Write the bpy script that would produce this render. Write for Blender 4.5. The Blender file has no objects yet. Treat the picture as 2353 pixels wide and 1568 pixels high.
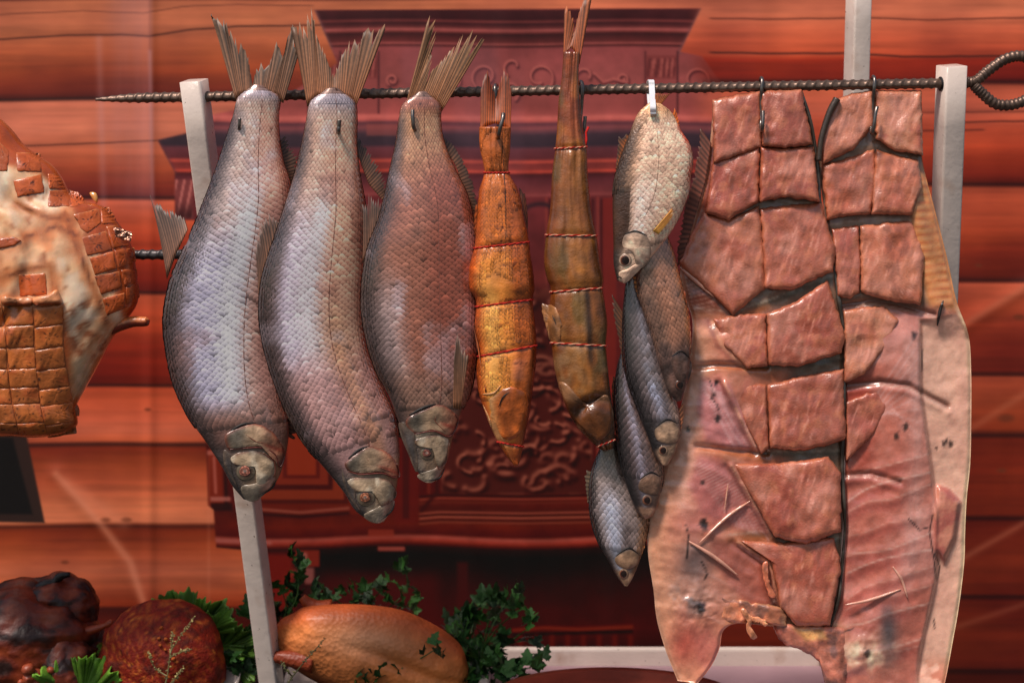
import bpy, math, random
import numpy as np
from math import radians, pi
rng = np.random.RandomState(7)
SC = bpy.context.scene
# ------------------------------------------------------------------ camera, sky, sun, exposure
S = 0.0004            # metres per unit of the measuring grid at the skewer
CU, CV = 1176.0, 784.0
D = 1.305             # camera to skewer
H = 1.125             # lens height; the table top is at 0.75
cam_d = bpy.data.cameras.new('camera'); cam = bpy.data.objects.new('camera', cam_d)
SC.collection.objects.link(cam)
cam.location = (0, -D, H); cam.rotation_euler = (radians(90), 0, 0)
cam_d.lens = 50 * 0.9995; cam_d.sensor_width = 36; cam_d.clip_start = 0.05; cam_d.clip_end = 500
cam_d.dof.use_dof = True; cam_d.dof.focus_distance = D - 0.03; cam_d.dof.aperture_fstop = 6.3
SC.camera = cam
SUN_EL, SUN_AZ = radians(57), radians(216)      # from over the photographer's shoulder, thin overcast
w = bpy.data.worlds.new('World'); SC.world = w; w.use_nodes = True
nt = w.node_tree; bg = nt.nodes['Background']
sky = nt.nodes.new('ShaderNodeTexSky'); sky.sky_type = 'NISHITA'; sky.sun_disc = False
sky.sun_elevation = SUN_EL; sky.sun_rotation = SUN_AZ; sky.air_density = 1.2; sky.dust_density = 3.0
nt.links.new(sky.outputs[0], bg.inputs[0]); bg.inputs[1].default_value = 0.075
sl = bpy.data.lights.new('sun', 'SUN'); sl.energy = 3.3; sl.angle = radians(10); sl.color = (1.0, 0.87, 0.79)
so = bpy.data.objects.new('sun', sl); SC.collection.objects.link(so)
so.location = (-1, -4, 5)
from mathutils import Vector, Matrix
sd = Vector((math.sin(SUN_AZ) * math.cos(SUN_EL), math.cos(SUN_AZ) * math.cos(SUN_EL), math.sin(SUN_EL)))
so.rotation_euler = (-sd).to_track_quat('-Z', 'Y').to_euler()
SC.view_settings.view_transform = 'Standard'; SC.view_settings.look = 'None'
SC.view_settings.exposure = 0.2; SC.view_settings.gamma = 1

# ------------------------------------------------------------------ helpers
def W(u, v, d=0.0):
    """measured column, row and distance in front of the skewer -> metres"""
    u = np.asarray(u, float); v = np.asarray(v, float); d = np.asarray(d, float)
    k = (D - d * S) / D
    return np.stack(np.broadcast_arrays((u - CU) * S * k, -d * S, H + (CV - v) * S * k), -1)

def lin(c):
    c = np.clip(np.asarray(c, float) / 255.0, 0, 1)
    return np.where(c <= 0.04045, c / 12.92, ((c + 0.055) / 1.055) ** 2.4)

def _h(ix, iy, seed):
    n = (ix.astype(np.int64) * 374761393 + iy.astype(np.int64) * 668265263 + seed * 974634777) & 0xffffffff
    n = ((n ^ (n >> 13)) * 1274126177) & 0xffffffff
    n = ((n ^ (n >> 16)) * 2246822519) & 0xffffffff
    return ((n ^ (n >> 15)) & 0xffff) / 65535.0

def vn(x, y, seed=0):
    x = np.asarray(x, float); y = np.asarray(y, float)
    x, y = np.broadcast_arrays(x, y)
    ix, iy = np.floor(x), np.floor(y); fx, fy = x - ix, y - iy
    fx = fx * fx * (3 - 2 * fx); fy = fy * fy * (3 - 2 * fy)
    a, b = _h(ix, iy, seed), _h(ix + 1, iy, seed); c, d = _h(ix, iy + 1, seed), _h(ix + 1, iy + 1, seed)
    return (a * (1 - fx) + b * fx) * (1 - fy) + (c * (1 - fx) + d * fx) * fy

def fbm(x, y, seed=0, o=4):
    r = 0; a = 0.5; t = 0
    for i in range(o):
        r = r + a * vn(np.asarray(x) * 2 ** i, np.asarray(y) * 2 ** i, seed + i * 17); t += a; a *= 0.5
    return r / t

def sm(x, a, b):
    t = np.clip((np.asarray(x, float) - a) / (b - a), 0, 1); return t * t * (3 - 2 * t)

def mixc(c, k, m):
    return c + (np.asarray(k, float) - c) * np.asarray(m)[..., None]

def sdist(u, v, poly):
    """signed distance to a closed outline, inside positive"""
    u = np.asarray(u, float); v = np.asarray(v, float); p = np.asarray(poly, float)
    best = np.full(u.shape, 1e9); ins = np.zeros(u.shape, bool)
    for i in range(len(p)):
        x0, y0 = p[i]; x1, y1 = p[(i + 1) % len(p)]
        dx, dy = x1 - x0, y1 - y0
        t = np.clip(((u - x0) * dx + (v - y0) * dy) / (dx * dx + dy * dy + 1e-9), 0, 1)
        best = np.minimum(best, np.hypot(u - x0 - t * dx, v - y0 - t * dy))
        if abs(dy) > 1e-9:
            ins ^= ((y0 > v) != (y1 > v)) & (u < dx * (v - y0) / dy + x0)
    return np.where(ins, best, -best)

def pm(u, v, poly, soft=6):
    return sm(sdist(u, v, poly), -soft, soft)

def ldist(u, v, pts):
    p = np.asarray(pts, float); best = np.full(np.shape(u), 1e9)
    for i in range(len(p) - 1):
        x0, y0 = p[i]; dx, dy = p[i + 1] - p[i]
        t = np.clip(((u - x0) * dx + (v - y0) * dy) / (dx * dx + dy * dy + 1e-9), 0, 1)
        best = np.minimum(best, np.hypot(u - x0 - t * dx, v - y0 - t * dy))
    return best

def spl(pts, n, closed=False):
    """Catmull-Rom through pts, n samples evenly over the index"""
    p = np.asarray(pts, float); m = len(p)
    if closed:
        t = np.linspace(0, m, n, endpoint=False); i = np.floor(t).astype(int); f = (t - i)[:, None]
        P = [p[(i + k) % m] for k in (-1, 0, 1, 2)]
    else:
        t = np.linspace(0, m - 1, n); i = np.minimum(np.floor(t).astype(int), m - 2); f = (t - i)[:, None]
        q = np.vstack([2 * p[:1] - p[1:2], p, 2 * p[-1:] - p[-2:-1]])
        P = [q[i + k] for k in (0, 1, 2, 3)]
    a, b, c, d = P
    return 0.5 * (2 * b + (c - a) * f + (2 * a - 5 * b + 4 * c - d) * f ** 2 + (3 * b - a - 3 * c + d) * f ** 3)

def rs(pts, n):
    """even arc-length resampling of an open polyline"""
    p = np.asarray(pts, float); L = np.r_[0, np.cumsum(np.linalg.norm(np.diff(p, axis=0), axis=1))]
    t = np.linspace(0, L[-1], n)
    return np.stack([np.interp(t, L, p[:, k]) for k in range(p.shape[1])], 1)

# ---- objects
ORG = {}
def tag(o, label=None, cat=None, group=None, kind=None):
    if label: o['label'] = label
    if cat: o['category'] = cat
    if group: o['group'] = group
    if kind: o['kind'] = kind
    return o

def empty(name, loc, label, cat, group=None):
    o = bpy.data.objects.new(name, None); SC.collection.objects.link(o)
    o.location = tuple(float(x) for x in loc); o.empty_display_size = 0.02
    ORG[o.name] = np.array(o.location)
    return tag(o, label, cat, group)

def mesh(name, V, F, mat, parent=None, col=None, smooth=True, origin=None, label=None):
    V = np.asarray(V, float).reshape(-1, 3)
    if parent is not None: org = ORG[parent.name]
    else: org = np.asarray(origin, float) if origin is not None else V.mean(0)
    me = bpy.data.meshes.new(name)
    Vl = (V - org).astype(np.float32)
    if isinstance(F, np.ndarray) and F.ndim == 2:
        nf, k = F.shape
        me.vertices.add(len(Vl)); me.vertices.foreach_set('co', Vl.ravel())
        me.loops.add(nf * k); me.loops.foreach_set('vertex_index', F.astype(np.int32).ravel())
        me.polygons.add(nf); me.polygons.foreach_set('loop_start', np.arange(0, nf * k, k, dtype=np.int32))
        me.update(calc_edges=True)
    else:
        me.from_pydata([tuple(x) for x in Vl.tolist()], [], [tuple(int(i) for i in f) for f in F]); me.update()
    if col is not None:
        a = me.color_attributes.new('Col', 'FLOAT_COLOR', 'POINT')
        c = np.ones((len(Vl), 4), np.float32); c[:, :3] = np.broadcast_to(lin(col), (len(Vl), 3))
        a.data.foreach_set('color', c.ravel())
    if not (isinstance(F, np.ndarray) and len(F) > 20000):
        import bmesh
        bm = bmesh.new(); bm.from_mesh(me); bmesh.ops.recalc_face_normals(bm, faces=bm.faces[:]); bm.to_mesh(me); bm.free()
    me.polygons.foreach_set('use_smooth', np.full(len(me.polygons), smooth))
    me.materials.append(mat); me.validate()
    o = bpy.data.objects.new(name, me); SC.collection.objects.link(o)
    if parent is not None:
        o.parent = parent; ORG[o.name] = org
    else:
        o.location = tuple(org); ORG[o.name] = org
    if label: o['label'] = label
    return o

def grid_faces(n, m, wrap=False):
    i = np.arange(n - 1)[:, None]; j = np.arange(m if wrap else m - 1)[None, :]
    a = i * m + j; b = i * m + (j + 1) % m
    return np.stack([a, b, b + m, a + m], -1).reshape(-1, 4)

def tube_geo(P, r, n=10):
    P = np.asarray(P, float); r = np.broadcast_to(np.asarray(r, float), (len(P),))
    T = np.gradient(P, axis=0); T /= np.linalg.norm(T, axis=1)[:, None] + 1e-12
    up = np.array([0, 1.0, 0]) if abs(T[0][1]) < 0.8 else np.array([1.0, 0, 0])
    V = []
    x = np.cross(T[0], up); x /= np.linalg.norm(x)
    a = np.linspace(0, 2 * pi, n, endpoint=False)
    for i in range(len(P)):
        x = x - T[i] * np.dot(x, T[i]); x /= np.linalg.norm(x) + 1e-12
        y = np.cross(T[i], x)
        V.append(P[i] + r[i] * (np.cos(a)[:, None] * x + np.sin(a)[:, None] * y))
    V = np.vstack(V); m = len(P)
    F = [tuple(f) for f in grid_faces(m, n, True)]
    F.append(tuple(range(n))[::-1]); F.append(tuple(range((m - 1) * n, m * n)))
    return V, F

class Join:
    def __init__(s): s.V = []; s.F = []; s.C = []; s.n = 0
    def add(s, V, F, C=None):
        V = np.asarray(V, float); s.V.append(V)
        s.F += [tuple(int(i) + s.n for i in f) for f in F]; s.n += len(V)
        if C is not None: s.C.append(np.broadcast_to(np.asarray(C, float), (len(V), 3)))
    def build(s, name, mat, parent=None, **k):
        return mesh(name, np.vstack(s.V), s.F, mat, parent, col=np.vstack(s.C) if s.C else None, **k)

# ---- materials
def M(name, base=None, rough=0.5, metal=0.0, spec=0.5, bumps=(), vary=None, coat=0.0, sss=0.0, trans=0.0, rvar=0.0, sheen=0.0, specks=None):
    m = bpy.data.materials.new(name); m.use_nodes = True; t = m.node_tree; N = t.nodes; L = t.links
    b = N['Principled BSDF']; tc = N.new('ShaderNodeTexCoord')
    if base is None:
        at = N.new('ShaderNodeAttribute'); at.attribute_name = 'Col'; csock = at.outputs['Color']
    else:
        rgb = N.new('ShaderNodeRGB'); rgb.outputs[0].default_value = (*lin(base), 1); csock = rgb.outputs[0]
    if vary:
        nz = N.new('ShaderNodeTexNoise'); nz.inputs['Scale'].default_value = vary[0]; nz.inputs['Detail'].default_value = 6
        L.new(tc.outputs['Object'], nz.inputs['Vector'])
        mp = N.new('ShaderNodeMapRange'); mp.inputs[1].default_value = 0.25; mp.inputs[2].default_value = 0.75
        mp.inputs[3].default_value = 1 - vary[1]; mp.inputs[4].default_value = 1 + vary[1]
        L.new(nz.outputs['Fac'], mp.inputs[0])
        mx = N.new('ShaderNodeMix'); mx.data_type = 'RGBA'; mx.blend_type = 'MULTIPLY'; mx.inputs[0].default_value = 1
        L.new(csock, mx.inputs[6]); L.new(mp.outputs[0], mx.inputs[7]); csock = mx.outputs[2]
    if specks:
        for sc_, lo, hi_, cl in specks:
            nz = N.new('ShaderNodeTexNoise'); nz.inputs['Scale'].default_value = sc_; nz.inputs['Detail'].default_value = 3; L.new(tc.outputs['Object'], nz.inputs['Vector'])
            mp = N.new('ShaderNodeMapRange'); mp.inputs[1].default_value = lo; mp.inputs[2].default_value = hi_; L.new(nz.outputs['Fac'], mp.inputs[0])
            mx = N.new('ShaderNodeMix'); mx.data_type = 'RGBA'; L.new(mp.outputs[0], mx.inputs[0]); L.new(csock, mx.inputs[6]); mx.inputs[7].default_value = (*lin(cl), 1); csock = mx.outputs[2]
    L.new(csock, b.inputs['Base Color'])
    b.inputs['Roughness'].default_value = rough; b.inputs['Metallic'].default_value = metal
    b.inputs['Specular IOR Level'].default_value = spec; b.inputs['Coat Weight'].default_value = coat
    b.inputs['Coat Roughness'].default_value = 0.2
    if sheen: b.inputs['Sheen Weight'].default_value = sheen
    if sss:
        b.inputs['Subsurface Weight'].default_value = sss; b.inputs['Subsurface Radius'].default_value = (1.0, 0.35, 0.2)
        b.inputs['Subsurface Scale'].default_value = 0.006
    if trans: b.inputs['Transmission Weight'].default_value = trans
    if rvar:
        nz = N.new('ShaderNodeTexNoise'); nz.inputs['Scale'].default_value = 90; nz.inputs['Detail'].default_value = 4
        L.new(tc.outputs['Object'], nz.inputs['Vector'])
        mp = N.new('ShaderNodeMapRange'); mp.inputs[1].default_value = 0.3; mp.inputs[2].default_value = 0.7
        mp.inputs[3].default_value = max(0.05, rough - rvar); mp.inputs[4].default_value = rough + rvar
        L.new(nz.outputs['Fac'], mp.inputs[0]); L.new(mp.outputs[0], b.inputs['Roughness'])
    prev = None
    for kind, sc, st, dist in bumps:
        if kind == 'noise':
            x = N.new('ShaderNodeTexNoise'); x.inputs['Scale'].default_value = sc; x.inputs['Detail'].default_value = 5; o = x.outputs['Fac']
        else:
            x = N.new('ShaderNodeTexVoronoi'); x.inputs['Scale'].default_value = sc; o = x.outputs['Distance']
        L.new(tc.outputs['Object'], x.inputs['Vector'])
        bp = N.new('ShaderNodeBump'); bp.inputs['Strength'].default_value = st; bp.inputs['Distance'].default_value = dist
        L.new(o, bp.inputs['Height'])
        if prev: L.new(prev, bp.inputs['Normal'])
        prev = bp.outputs['Normal']
    if prev: L.new(prev, b.inputs['Normal'])
    return m

m_print = M('printed vinyl', rough=0.5, spec=0.18, bumps=[('noise', 900, 0.08, 0.0006)])
m_paint = M('white gloss paint', (220, 204, 192), rough=0.22, spec=0.5, bumps=[('noise', 55, 0.35, 0.002), ('noise', 260, 0.2, 0.0008)], vary=(40, 0.06), coat=0.3, specks=[(22, .56, .72, (186, 156, 136)), (190, .70, .73, (96, 74, 62))])
m_rebar = M('rusted rebar steel', (104, 84, 72), rough=0.4, metal=0.6, bumps=[('noise', 700, 0.3, 0.0006)], vary=(120, 0.45))
m_rebar2 = M('dark rebar steel', (70, 66, 66), rough=0.4, metal=0.6, bumps=[('noise', 700, 0.3, 0.0006)], vary=(120, 0.35))
m_hook = M('wire hook steel', (120, 112, 106), rough=0.3, metal=0.9, vary=(300, 0.3))
m_scale = M('fish scales', rough=0.24, metal=0.25, spec=0.8, coat=0.8, rvar=0.06, vary=(260, 0.06))
m_fish = M('dried fish skin', rough=0.42, metal=0.12, spec=0.55, coat=0.25, bumps=[('noise', 420, 0.5, 0.0012), ('voronoi', 500, 0.25, 0.0006)], vary=(160, 0.22), rvar=0.15)
m_head = M('fish head skin', rough=0.34, metal=0.03, spec=0.6, coat=0.45, bumps=[('noise', 260, 0.55, 0.0013), ('noise', 900, 0.3, 0.0005)], vary=(210, 0.25), rvar=0.15)
m_fin = M('dry fin', rough=0.5, spec=0.45, vary=(300, 0.2))
m_eye = M('dried eye', rough=0.15, spec=0.7, coat=0.6, bumps=[('noise', 500, 0.5, 0.001)])
m_black = M('dark slit', (14, 9, 8), rough=0.6)
m_smoke = M('smoked skin', rough=0.3, spec=0.55, coat=0.35, bumps=[('noise', 150, 0.45, 0.0014), ('voronoi', 560, 0.3, 0.0006)], vary=(120, 0.2), rvar=0.12)
m_string = M('twisted string', rough=0.8, spec=0.2)
m_flesh = M('wet cured flesh', rough=0.3, spec=0.5, coat=0.55, sss=0.15, bumps=[('noise', 160, 0.3, 0.001), ('noise', 620, 0.7, 0.0007)], vary=(120, 0.08), rvar=0.13)
m_sheet = M('belly membrane', rough=0.24, spec=0.6, coat=0.6, sss=0.12, bumps=[('noise', 160, 0.35, 0.0012), ('noise', 600, 0.3, 0.0006)], vary=(140, 0.12), rvar=0.13)
m_skin = M('dark fish skin', rough=0.3, spec=0.6, metal=0.15, coat=0.3, bumps=[('noise', 400, 0.4, 0.0008)], vary=(200, 0.25))
m_fat = M('roast meat', rough=0.24, spec=0.55, coat=0.5, sss=0.15, bumps=[('noise', 70, 0.25, 0.0014), ('noise', 400, 0.25, 0.0005)], vary=(110, 0.08), rvar=0.12)
m_rind = M('roast rind', rough=0.33, spec=0.5, coat=0.3, bumps=[('noise', 300, 0.45, 0.0009), ('noise', 1200, 0.3, 0.0003)], vary=(130, 0.18), rvar=0.1)
m_foil = M('crumpled foil', (176, 132, 112), rough=0.32, metal=0.9, bumps=[('noise', 300, 0.25, 0.001)])
m_nylon = M('white nylon', (222, 222, 226), rough=0.35, spec=0.4, sss=0.1)
m_plate = M('glazed plate', (205, 190, 180), rough=0.15, spec=0.5, coat=0.4)
m_table = M('black table cloth', (12, 10, 11), rough=0.8, bumps=[('noise', 900, 0.2, 0.0004)])
m_leaf = M('leaf', rough=0.42, spec=0.4, vary=(120, 0.25), bumps=[('noise', 250, 0.4, 0.0015)])
m_spice = M('spiced crust', rough=0.65, spec=0.3, bumps=[('noise', 320, 0.6, 0.0025), ('voronoi', 420, 0.3, 0.001)], vary=(300, 0.3))
m_duck = M('cured duck skin', rough=0.5, spec=0.35, coat=0.05, bumps=[('voronoi', 230, 0.5, 0.0016), ('noise', 60, 0.4, 0.002)], vary=(70, 0.18))
m_bird = M('dark roast skin', rough=0.45, spec=0.4, coat=0.1, bumps=[('noise', 100, 0.6, 0.003)], vary=(60, 0.35))
m_tray = M('lilac tray lining', (172, 138, 146), rough=0.5, vary=(40, 0.05))
m_wood = M('red brown wood', (128, 52, 36), rough=0.4, vary=(60, 0.2), bumps=[('noise', 200, 0.2, 0.0006)])
m_ground = M('asphalt ground', (64, 62, 60), rough=0.9, bumps=[('noise', 60, 0.4, 0.01)], vary=(3, 0.2))

# ------------------------------------------------------------------ the setting: ground and printed banner
g = mesh('ground', [(-60, -60, 0), (60, -60, 0), (60, 60, 0), (-60, 60, 0)], [(0, 1, 2, 3)], m_ground, origin=(0, 0, 0)); g['kind'] = 'structure'

SEAM_L = [-190, 0, 229, 455, 672, 885, 1021, 1208, 1398, 1562, 1760, 2000]
SEAM_R = [-210, -30, 190, 425, 645, 860, 1000, 1190, 1370, 1540, 1740, 1980]
def seams(u):
    k = sm(u, 900, 1500)
    wob = 5 * (fbm(u * 0.004, u * 0 + 3.3, 5, 2) - 0.5)
    return [a * (1 - k) + b * k + wob for a, b in zip(SEAM_L, SEAM_R)]
TL = [(-190, (186, 90, 58)), (-60, (140, 50, 28)), (-4, (95, 28, 20)), (2, (182, 92, 62)), (60, (186, 96, 64)), (120, (170, 76, 44)), (165, (146, 55, 28)), (200, (112, 34, 20)), (224, (72, 18, 14)),
      (229, (40, 14, 14)), (236, (188, 94, 72)), (300, (194, 100, 76)), (345, (186, 86, 58)), (390, (156, 60, 36)), (430, (122, 36, 24)), (450, (88, 22, 20)), (456, (50, 14, 15)),
      (464, (192, 80, 56)), (520, (176, 62, 38)), (580, (140, 36, 18)), (640, (104, 20, 10)), (668, (80, 14, 9)), (673, (44, 10, 9)), (681, (176, 66, 42)), (740, (164, 54, 30)), (800, (132, 32, 17)), (860, (104, 20, 11)), (881, (84, 16, 10)),
      (886, (50, 14, 12)), (893, (160, 56, 34)), (940, (170, 66, 44)), (990, (180, 80, 58)), (1012, (172, 70, 44)), (1021, (56, 18, 14)), (1030, (112, 32, 18)), (1065, (138, 52, 28)), (1110, (168, 70, 44)), (1160, (182, 88, 60)), (1198, (188, 96, 66)),
      (1208, (88, 26, 14)), (1222, (120, 38, 18)), (1260, (148, 58, 32)), (1310, (172, 82, 56)), (1350, (166, 72, 44)), (1390, (146, 46, 20)), (1400, (60, 12, 9)), (1440, (72, 14, 10)), (1560, (50, 10, 8)), (1565, (96, 30, 18)), (2000, (60, 16, 10))]
TR = [(-210, (196, 90, 60)), (-40, (130, 40, 20)), (-30, (200, 98, 70)), (30, (204, 102, 72)), (75, (190, 80, 54)), (128, (172, 60, 38)), (140, (140, 32, 18)), (180, (110, 22, 13)), (190, (58, 14, 12)),
      (200, (196, 84, 58)), (255, (200, 88, 64)), (300, (176, 62, 40)), (370, (136, 36, 20)), (418, (92, 20, 12)), (425, (52, 12, 10)), (434, (168, 64, 42)), (500, (160, 58, 36)), (560, (134, 40, 22)), (630, (94, 22, 13)), (645, (48, 11, 9)),
      (654, (164, 66, 46)), (710, (152, 54, 34)), (780, (122, 34, 20)), (850, (94, 22, 14)), (860, (56, 14, 10)), (868, (148, 56, 36)), (920, (142, 52, 30)), (985, (116, 36, 18)), (1000, (42, 10, 8)), (1010, (92, 22, 12)), (1080, (112, 30, 15)), (1180, (108, 30, 15)),
      (1190, (46, 10, 8)), (1200, (92, 22, 12)), (1290, (112, 32, 17)), (1362, (92, 22, 12)), (1370, (42, 9, 8)), (1382, (86, 20, 12)), (1460, (98, 26, 14)), (1532, (84, 20, 12)), (1540, (36, 8, 7)), (1552, (64, 14, 9)), (2000, (50, 12, 8))]
def table(v, T):
    x = [t[0] for t in T]; return np.stack([np.interp(v, x, [t[1][k] for t in T]) for k in range(3)], -1)
CABP = [(722, 24), (1611, 20), (1562, 120), (1612, 130), (1655, 190), (1660, 268), (1820, 300), (1812, 330), (1770, 400), (1740, 500), (1740, 1010), (1760, 1260), (1640, 1262), (1640, 1525), (625, 1525), (604, 1266), (497, 1256), (491, 1170), (478, 1160),
        (474, 1005), (500, 960), (486, 600), (447, 506), (402, 506), (402, 397), (362, 322), (440, 304), (470, 268), (640, 232), (775, 146)]
WINP = [(-400, 985), (62, 1000), (104, 1200), (-400, 1192)]
CT = [(20, (96, 44, 48)), (26, (66, 28, 34)), (44, (58, 22, 28)), (50, (112, 56, 58)), (55, (60, 24, 30)), (63, (90, 42, 46)), (70, (164, 92, 92)), (75, (110, 54, 56)), (79, (58, 24, 28)), (97, (96, 44, 46)), (102, (150, 82, 82)), (106, (70, 30, 34)),
      (112, (140, 74, 78)), (180, (150, 84, 86)), (244, (150, 80, 80)), (262, (172, 92, 92)), (270, (206, 118, 114)), (277, (188, 100, 98)), (284, (92, 56, 70)), (294, (132, 78, 86)), (303, (92, 62, 76)), (310, (62, 50, 64)), (334, (54, 44, 58)),
      (342, (98, 54, 66)), (364, (92, 44, 52)), (371, (190, 84, 72)), (377, (120, 52, 52)), (388, (130, 56, 54)), (394, (196, 80, 66)), (400, (70, 28, 34)), (412, (94, 44, 54)), (440, (118, 58, 64)), (448, (140, 72, 76)), (454, (104, 44, 50)), (700, (104, 36, 38)), (900, (84, 24, 24)), (1130, (74, 18, 16)),
      (1155, (86, 24, 20)), (1170, (70, 22, 18)), (1205, (92, 26, 18)), (1228, (72, 18, 14)), (1236, (150, 66, 60)), (1243, (140, 48, 40)), (1251, (84, 24, 18)), (1258, (34, 12, 12)), (1275, (20, 8, 10)), (1305, (26, 8, 9)), (1345, (46, 11, 10)), (1430, (62, 13, 10)), (1445, (70, 18, 12)), (1525, (34, 9, 8))]

def paint(u, v):
    k = sm(u, 900, 1500)
    gl = 3.5 * (fbm(u * 0.004, u * 0 + 3.3, 5, 2) - 0.5) * 2
    c = table(v - gl, TL) * (1 - k)[..., None] + table(v - gl, TR) * k[..., None]
    gr = fbm(u * 0.0035, v * 0.075, 11, 5) - 0.5
    bl = fbm(u * 0.006, v * 0.012, 23, 4) - 0.5
    c = c * (1 + 0.34 * gr + 0.42 * bl)[..., None]
    c[..., 1] += 10 * bl
    def crack(pts, wd, a, tone=(48, 18, 16)):
        nonlocal c
        p = np.asarray(pts, float); cv = np.interp(u, p[:, 0], p[:, 1]); inx = sm(u, p[0, 0] - 8, p[0, 0] + 8) * (1 - sm(u, p[-1, 0] - 8, p[-1, 0] + 8))
        c = mixc(c, tone, a * inx * np.exp(-((v - cv - 2 * (fbm(u * .02, u * 0, 9, 2) - .5)) / wd) ** 2))
    crack([(-400, 36), (0, 34), (190, 26), (330, 32), (420, 16), (520, 12), (720, 14)], 1.6, 0.5)
    crack([(-400, 94), (0, 91), (160, 82), (280, 81), (343, 85), (430, 70), (540, 62), (760, 58)], 2.2, 0.85)
    crack([(-400, 345), (80, 335), (362, 324)], 2.0, 0.75)
    crack([(1630, 44), (1800, 45), (1990, 42), (2130, 47), (2352, 42), (2800, 44)], 2.0, 0.7)
    crack([(1630, 122), (1800, 124), (1950, 123), (2070, 131), (2352, 130), (2800, 128)], 2.4, 0.9)
    crack([(2050, 260), (2352, 257), (2800, 262)], 1.8, 0.6); crack([(2160, 283), (2352, 279), (2800, 282)], 2.2, 0.8); crack([(2040, 302), (2260, 299)], 2.0, 0.7)
    for sv, e in zip(seams(u), range(20)):          # dark printed joints with soft upper lip
        c = mixc(c, (44, 14, 12), 0.4 * np.exp(-((v - sv) / 4.2) ** 2))
    for ku, kv, kr in ((243, 1193, 9), (291, 1193, 9), (2340, 728, 10), (2247, 610, 6), (2300, 1080, 8), (2245, 182, 6), (236, 548, 5), (340, 940, 6), (150, 1290, 7), (2310, 960, 14)):
        q = ((u - ku) / kr / 1.4) ** 2 + ((v - kv) / kr / 0.7) ** 2
        c = mixc(c, (96, 40, 24), 0.75 * np.exp(-q ** 2))
    # printed window at the lower left
    mw = pm(u, v, WINP, 3); inner = pm(u, v, [(-400, 990), (30, 1005), (76, 1180), (-400, 1176)], 4)
    cw = np.zeros_like(c) + (40, 24, 22); cw = mixc(cw, (14, 11, 12), inner); c = mixc(c, cw, mw)
    # cabinet print
    wav = np.where((v > 1100), 5 * np.sin((u - 500) * 0.011), 0) * sm(v, 1100, 1180) + np.where(v < 480, 2.0 * np.sin(u * 0.012), 0)
    cc = table(v - wav, CT)
    n1 = fbm(u * 0.012, v * 0.02, 41, 4) - 0.5; n2 = fbm(u * 0.05, v * 0.05, 43, 3) - 0.5
    cc = cc * (1 + 0.35 * n1 + 0.16 * n2)[..., None]
    def rect(u0, u1, v0, v1, colr, a=1.0, s=3):
        nonlocal cc
        m = sm(u, u0 - s, u0 + s) * (1 - sm(u, u1 - s, u1 + s)) * sm(v, v0 - s, v0 + s) * (1 - sm(v, v1 - s, v1 + s))
        cc = mixc(cc, colr, a * m)
    def line(pts, wd, colr, a=1.0):
        nonlocal cc
        cc = mixc(cc, colr, a * np.exp(-(ldist(u, v, pts) / wd) ** 2))
    # cornice ends, pilaster capitals
    line([(722, 24), (775, 146)], 5, (120, 84, 92), .8); line([(1611, 20), (1562, 120)], 5, (118, 84, 92), .8)
    for pu in (1519, 745, 833):
        rect(pu - 37, pu + 37, 112, 262, (146, 78, 80), .7); rect(pu - 37, pu + 37, 128, 182, (128, 64, 66), .9)
        st = np.sin((u - pu) * 0.42 + np.abs(u - pu) * 0.1 + v * 0.05)
        mm = sm(u, pu - 36, pu - 30) * (1 - sm(u, pu + 30, pu + 36)) * sm(v, 132, 138) * (1 - sm(v, 174, 182))
        st = st + 1.6 * (fbm(u * .06, v * .09, 87, 3) - .5); cc = mixc(cc, (176, 104, 100), .7 * mm * sm(st, 0.1, 0.9)); cc = mixc(cc, (84, 38, 42), mm * sm(-st, 0.3, 0.95) * 0.6)
        line([(pu - 37, 120), (pu - 37, 260)], 2.5, (84, 40, 46), .8); line([(pu + 37, 120), (pu + 37, 260)], 2.5, (70, 34, 42), .9)
    # carved scrolls
    def scroll(cx, cy, r0, turns, flip, wd=4):
        a = np.linspace(0, turns * 2 * pi, 60); r = r0 * (1 - 0.62 * a / a[-1])
        P = np.stack([cx + flip * r * np.cos(a + 2.2), cy + r * np.sin(a + 2.2)], 1)
        line(P + [1.5, 3], wd, (66, 30, 40), .85); line(P - [1, 1.5], wd * .62, (196, 116, 112), .9)
    for cx, cy, r0, tn, fl in ((1115, 178, 32, .9, 1), (1240, 180, 34, .95, -1), (1345, 178, 26, .7, 1), (1430, 184, 13, 1.2, -1), (1040, 184, 20, .8, -1), (902, 186, 13, 1.1, 1), (965, 190, 18, .7, 1), (1600, 186, 32, 1.1, -1), (1180, 156, 24, .6, 1), (1170, 210, 26, .6, -1)):
        scroll(cx, cy, r0, tn, fl)
    line([(1365, 170), (1385, 190), (1410, 182), (1440, 190)], 3.2, (186, 108, 106), .9); line([(1365, 175), (1385, 195), (1410, 188), (1440, 196)], 3, (70, 32, 40), .7)
    rect(1262, 1476, 222, 262, (160, 86, 88), .4, 10)
    # brackets under the wide shelf
    line([(362, 322), (402, 397)], 5, (100, 62, 72), .7)
    mb = sm(u, 400, 404) * (1 - sm(u, 440, 446)) * sm(v, 410, 416) * (1 - sm(v, 496, 506))
    cc = mixc(cc, (130, 70, 72), mb * .8); cc = mixc(cc, (190, 120, 118), mb * sm(np.sin(u * .35 + v * .07), .2, .9)); cc = mixc(cc, (52, 22, 26), mb * sm(v, 455, 500) * .8)
    rect(842, 915, 285, 312, (150, 84, 84), .6)
    # doors of the upper part
    for du in (1373, 1352, 1075, 1255):
        line([(du, 455), (du, 1100)], 3, (150, 66, 60), .7); line([(du + 9, 460), (du + 9, 1100)], 3.5, (60, 20, 24), .8)
    rect(1384, 1415, 455, 1000, (128, 40, 36), .7); rect(1225, 1258, 620, 900, (110, 44, 40), .5)
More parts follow.
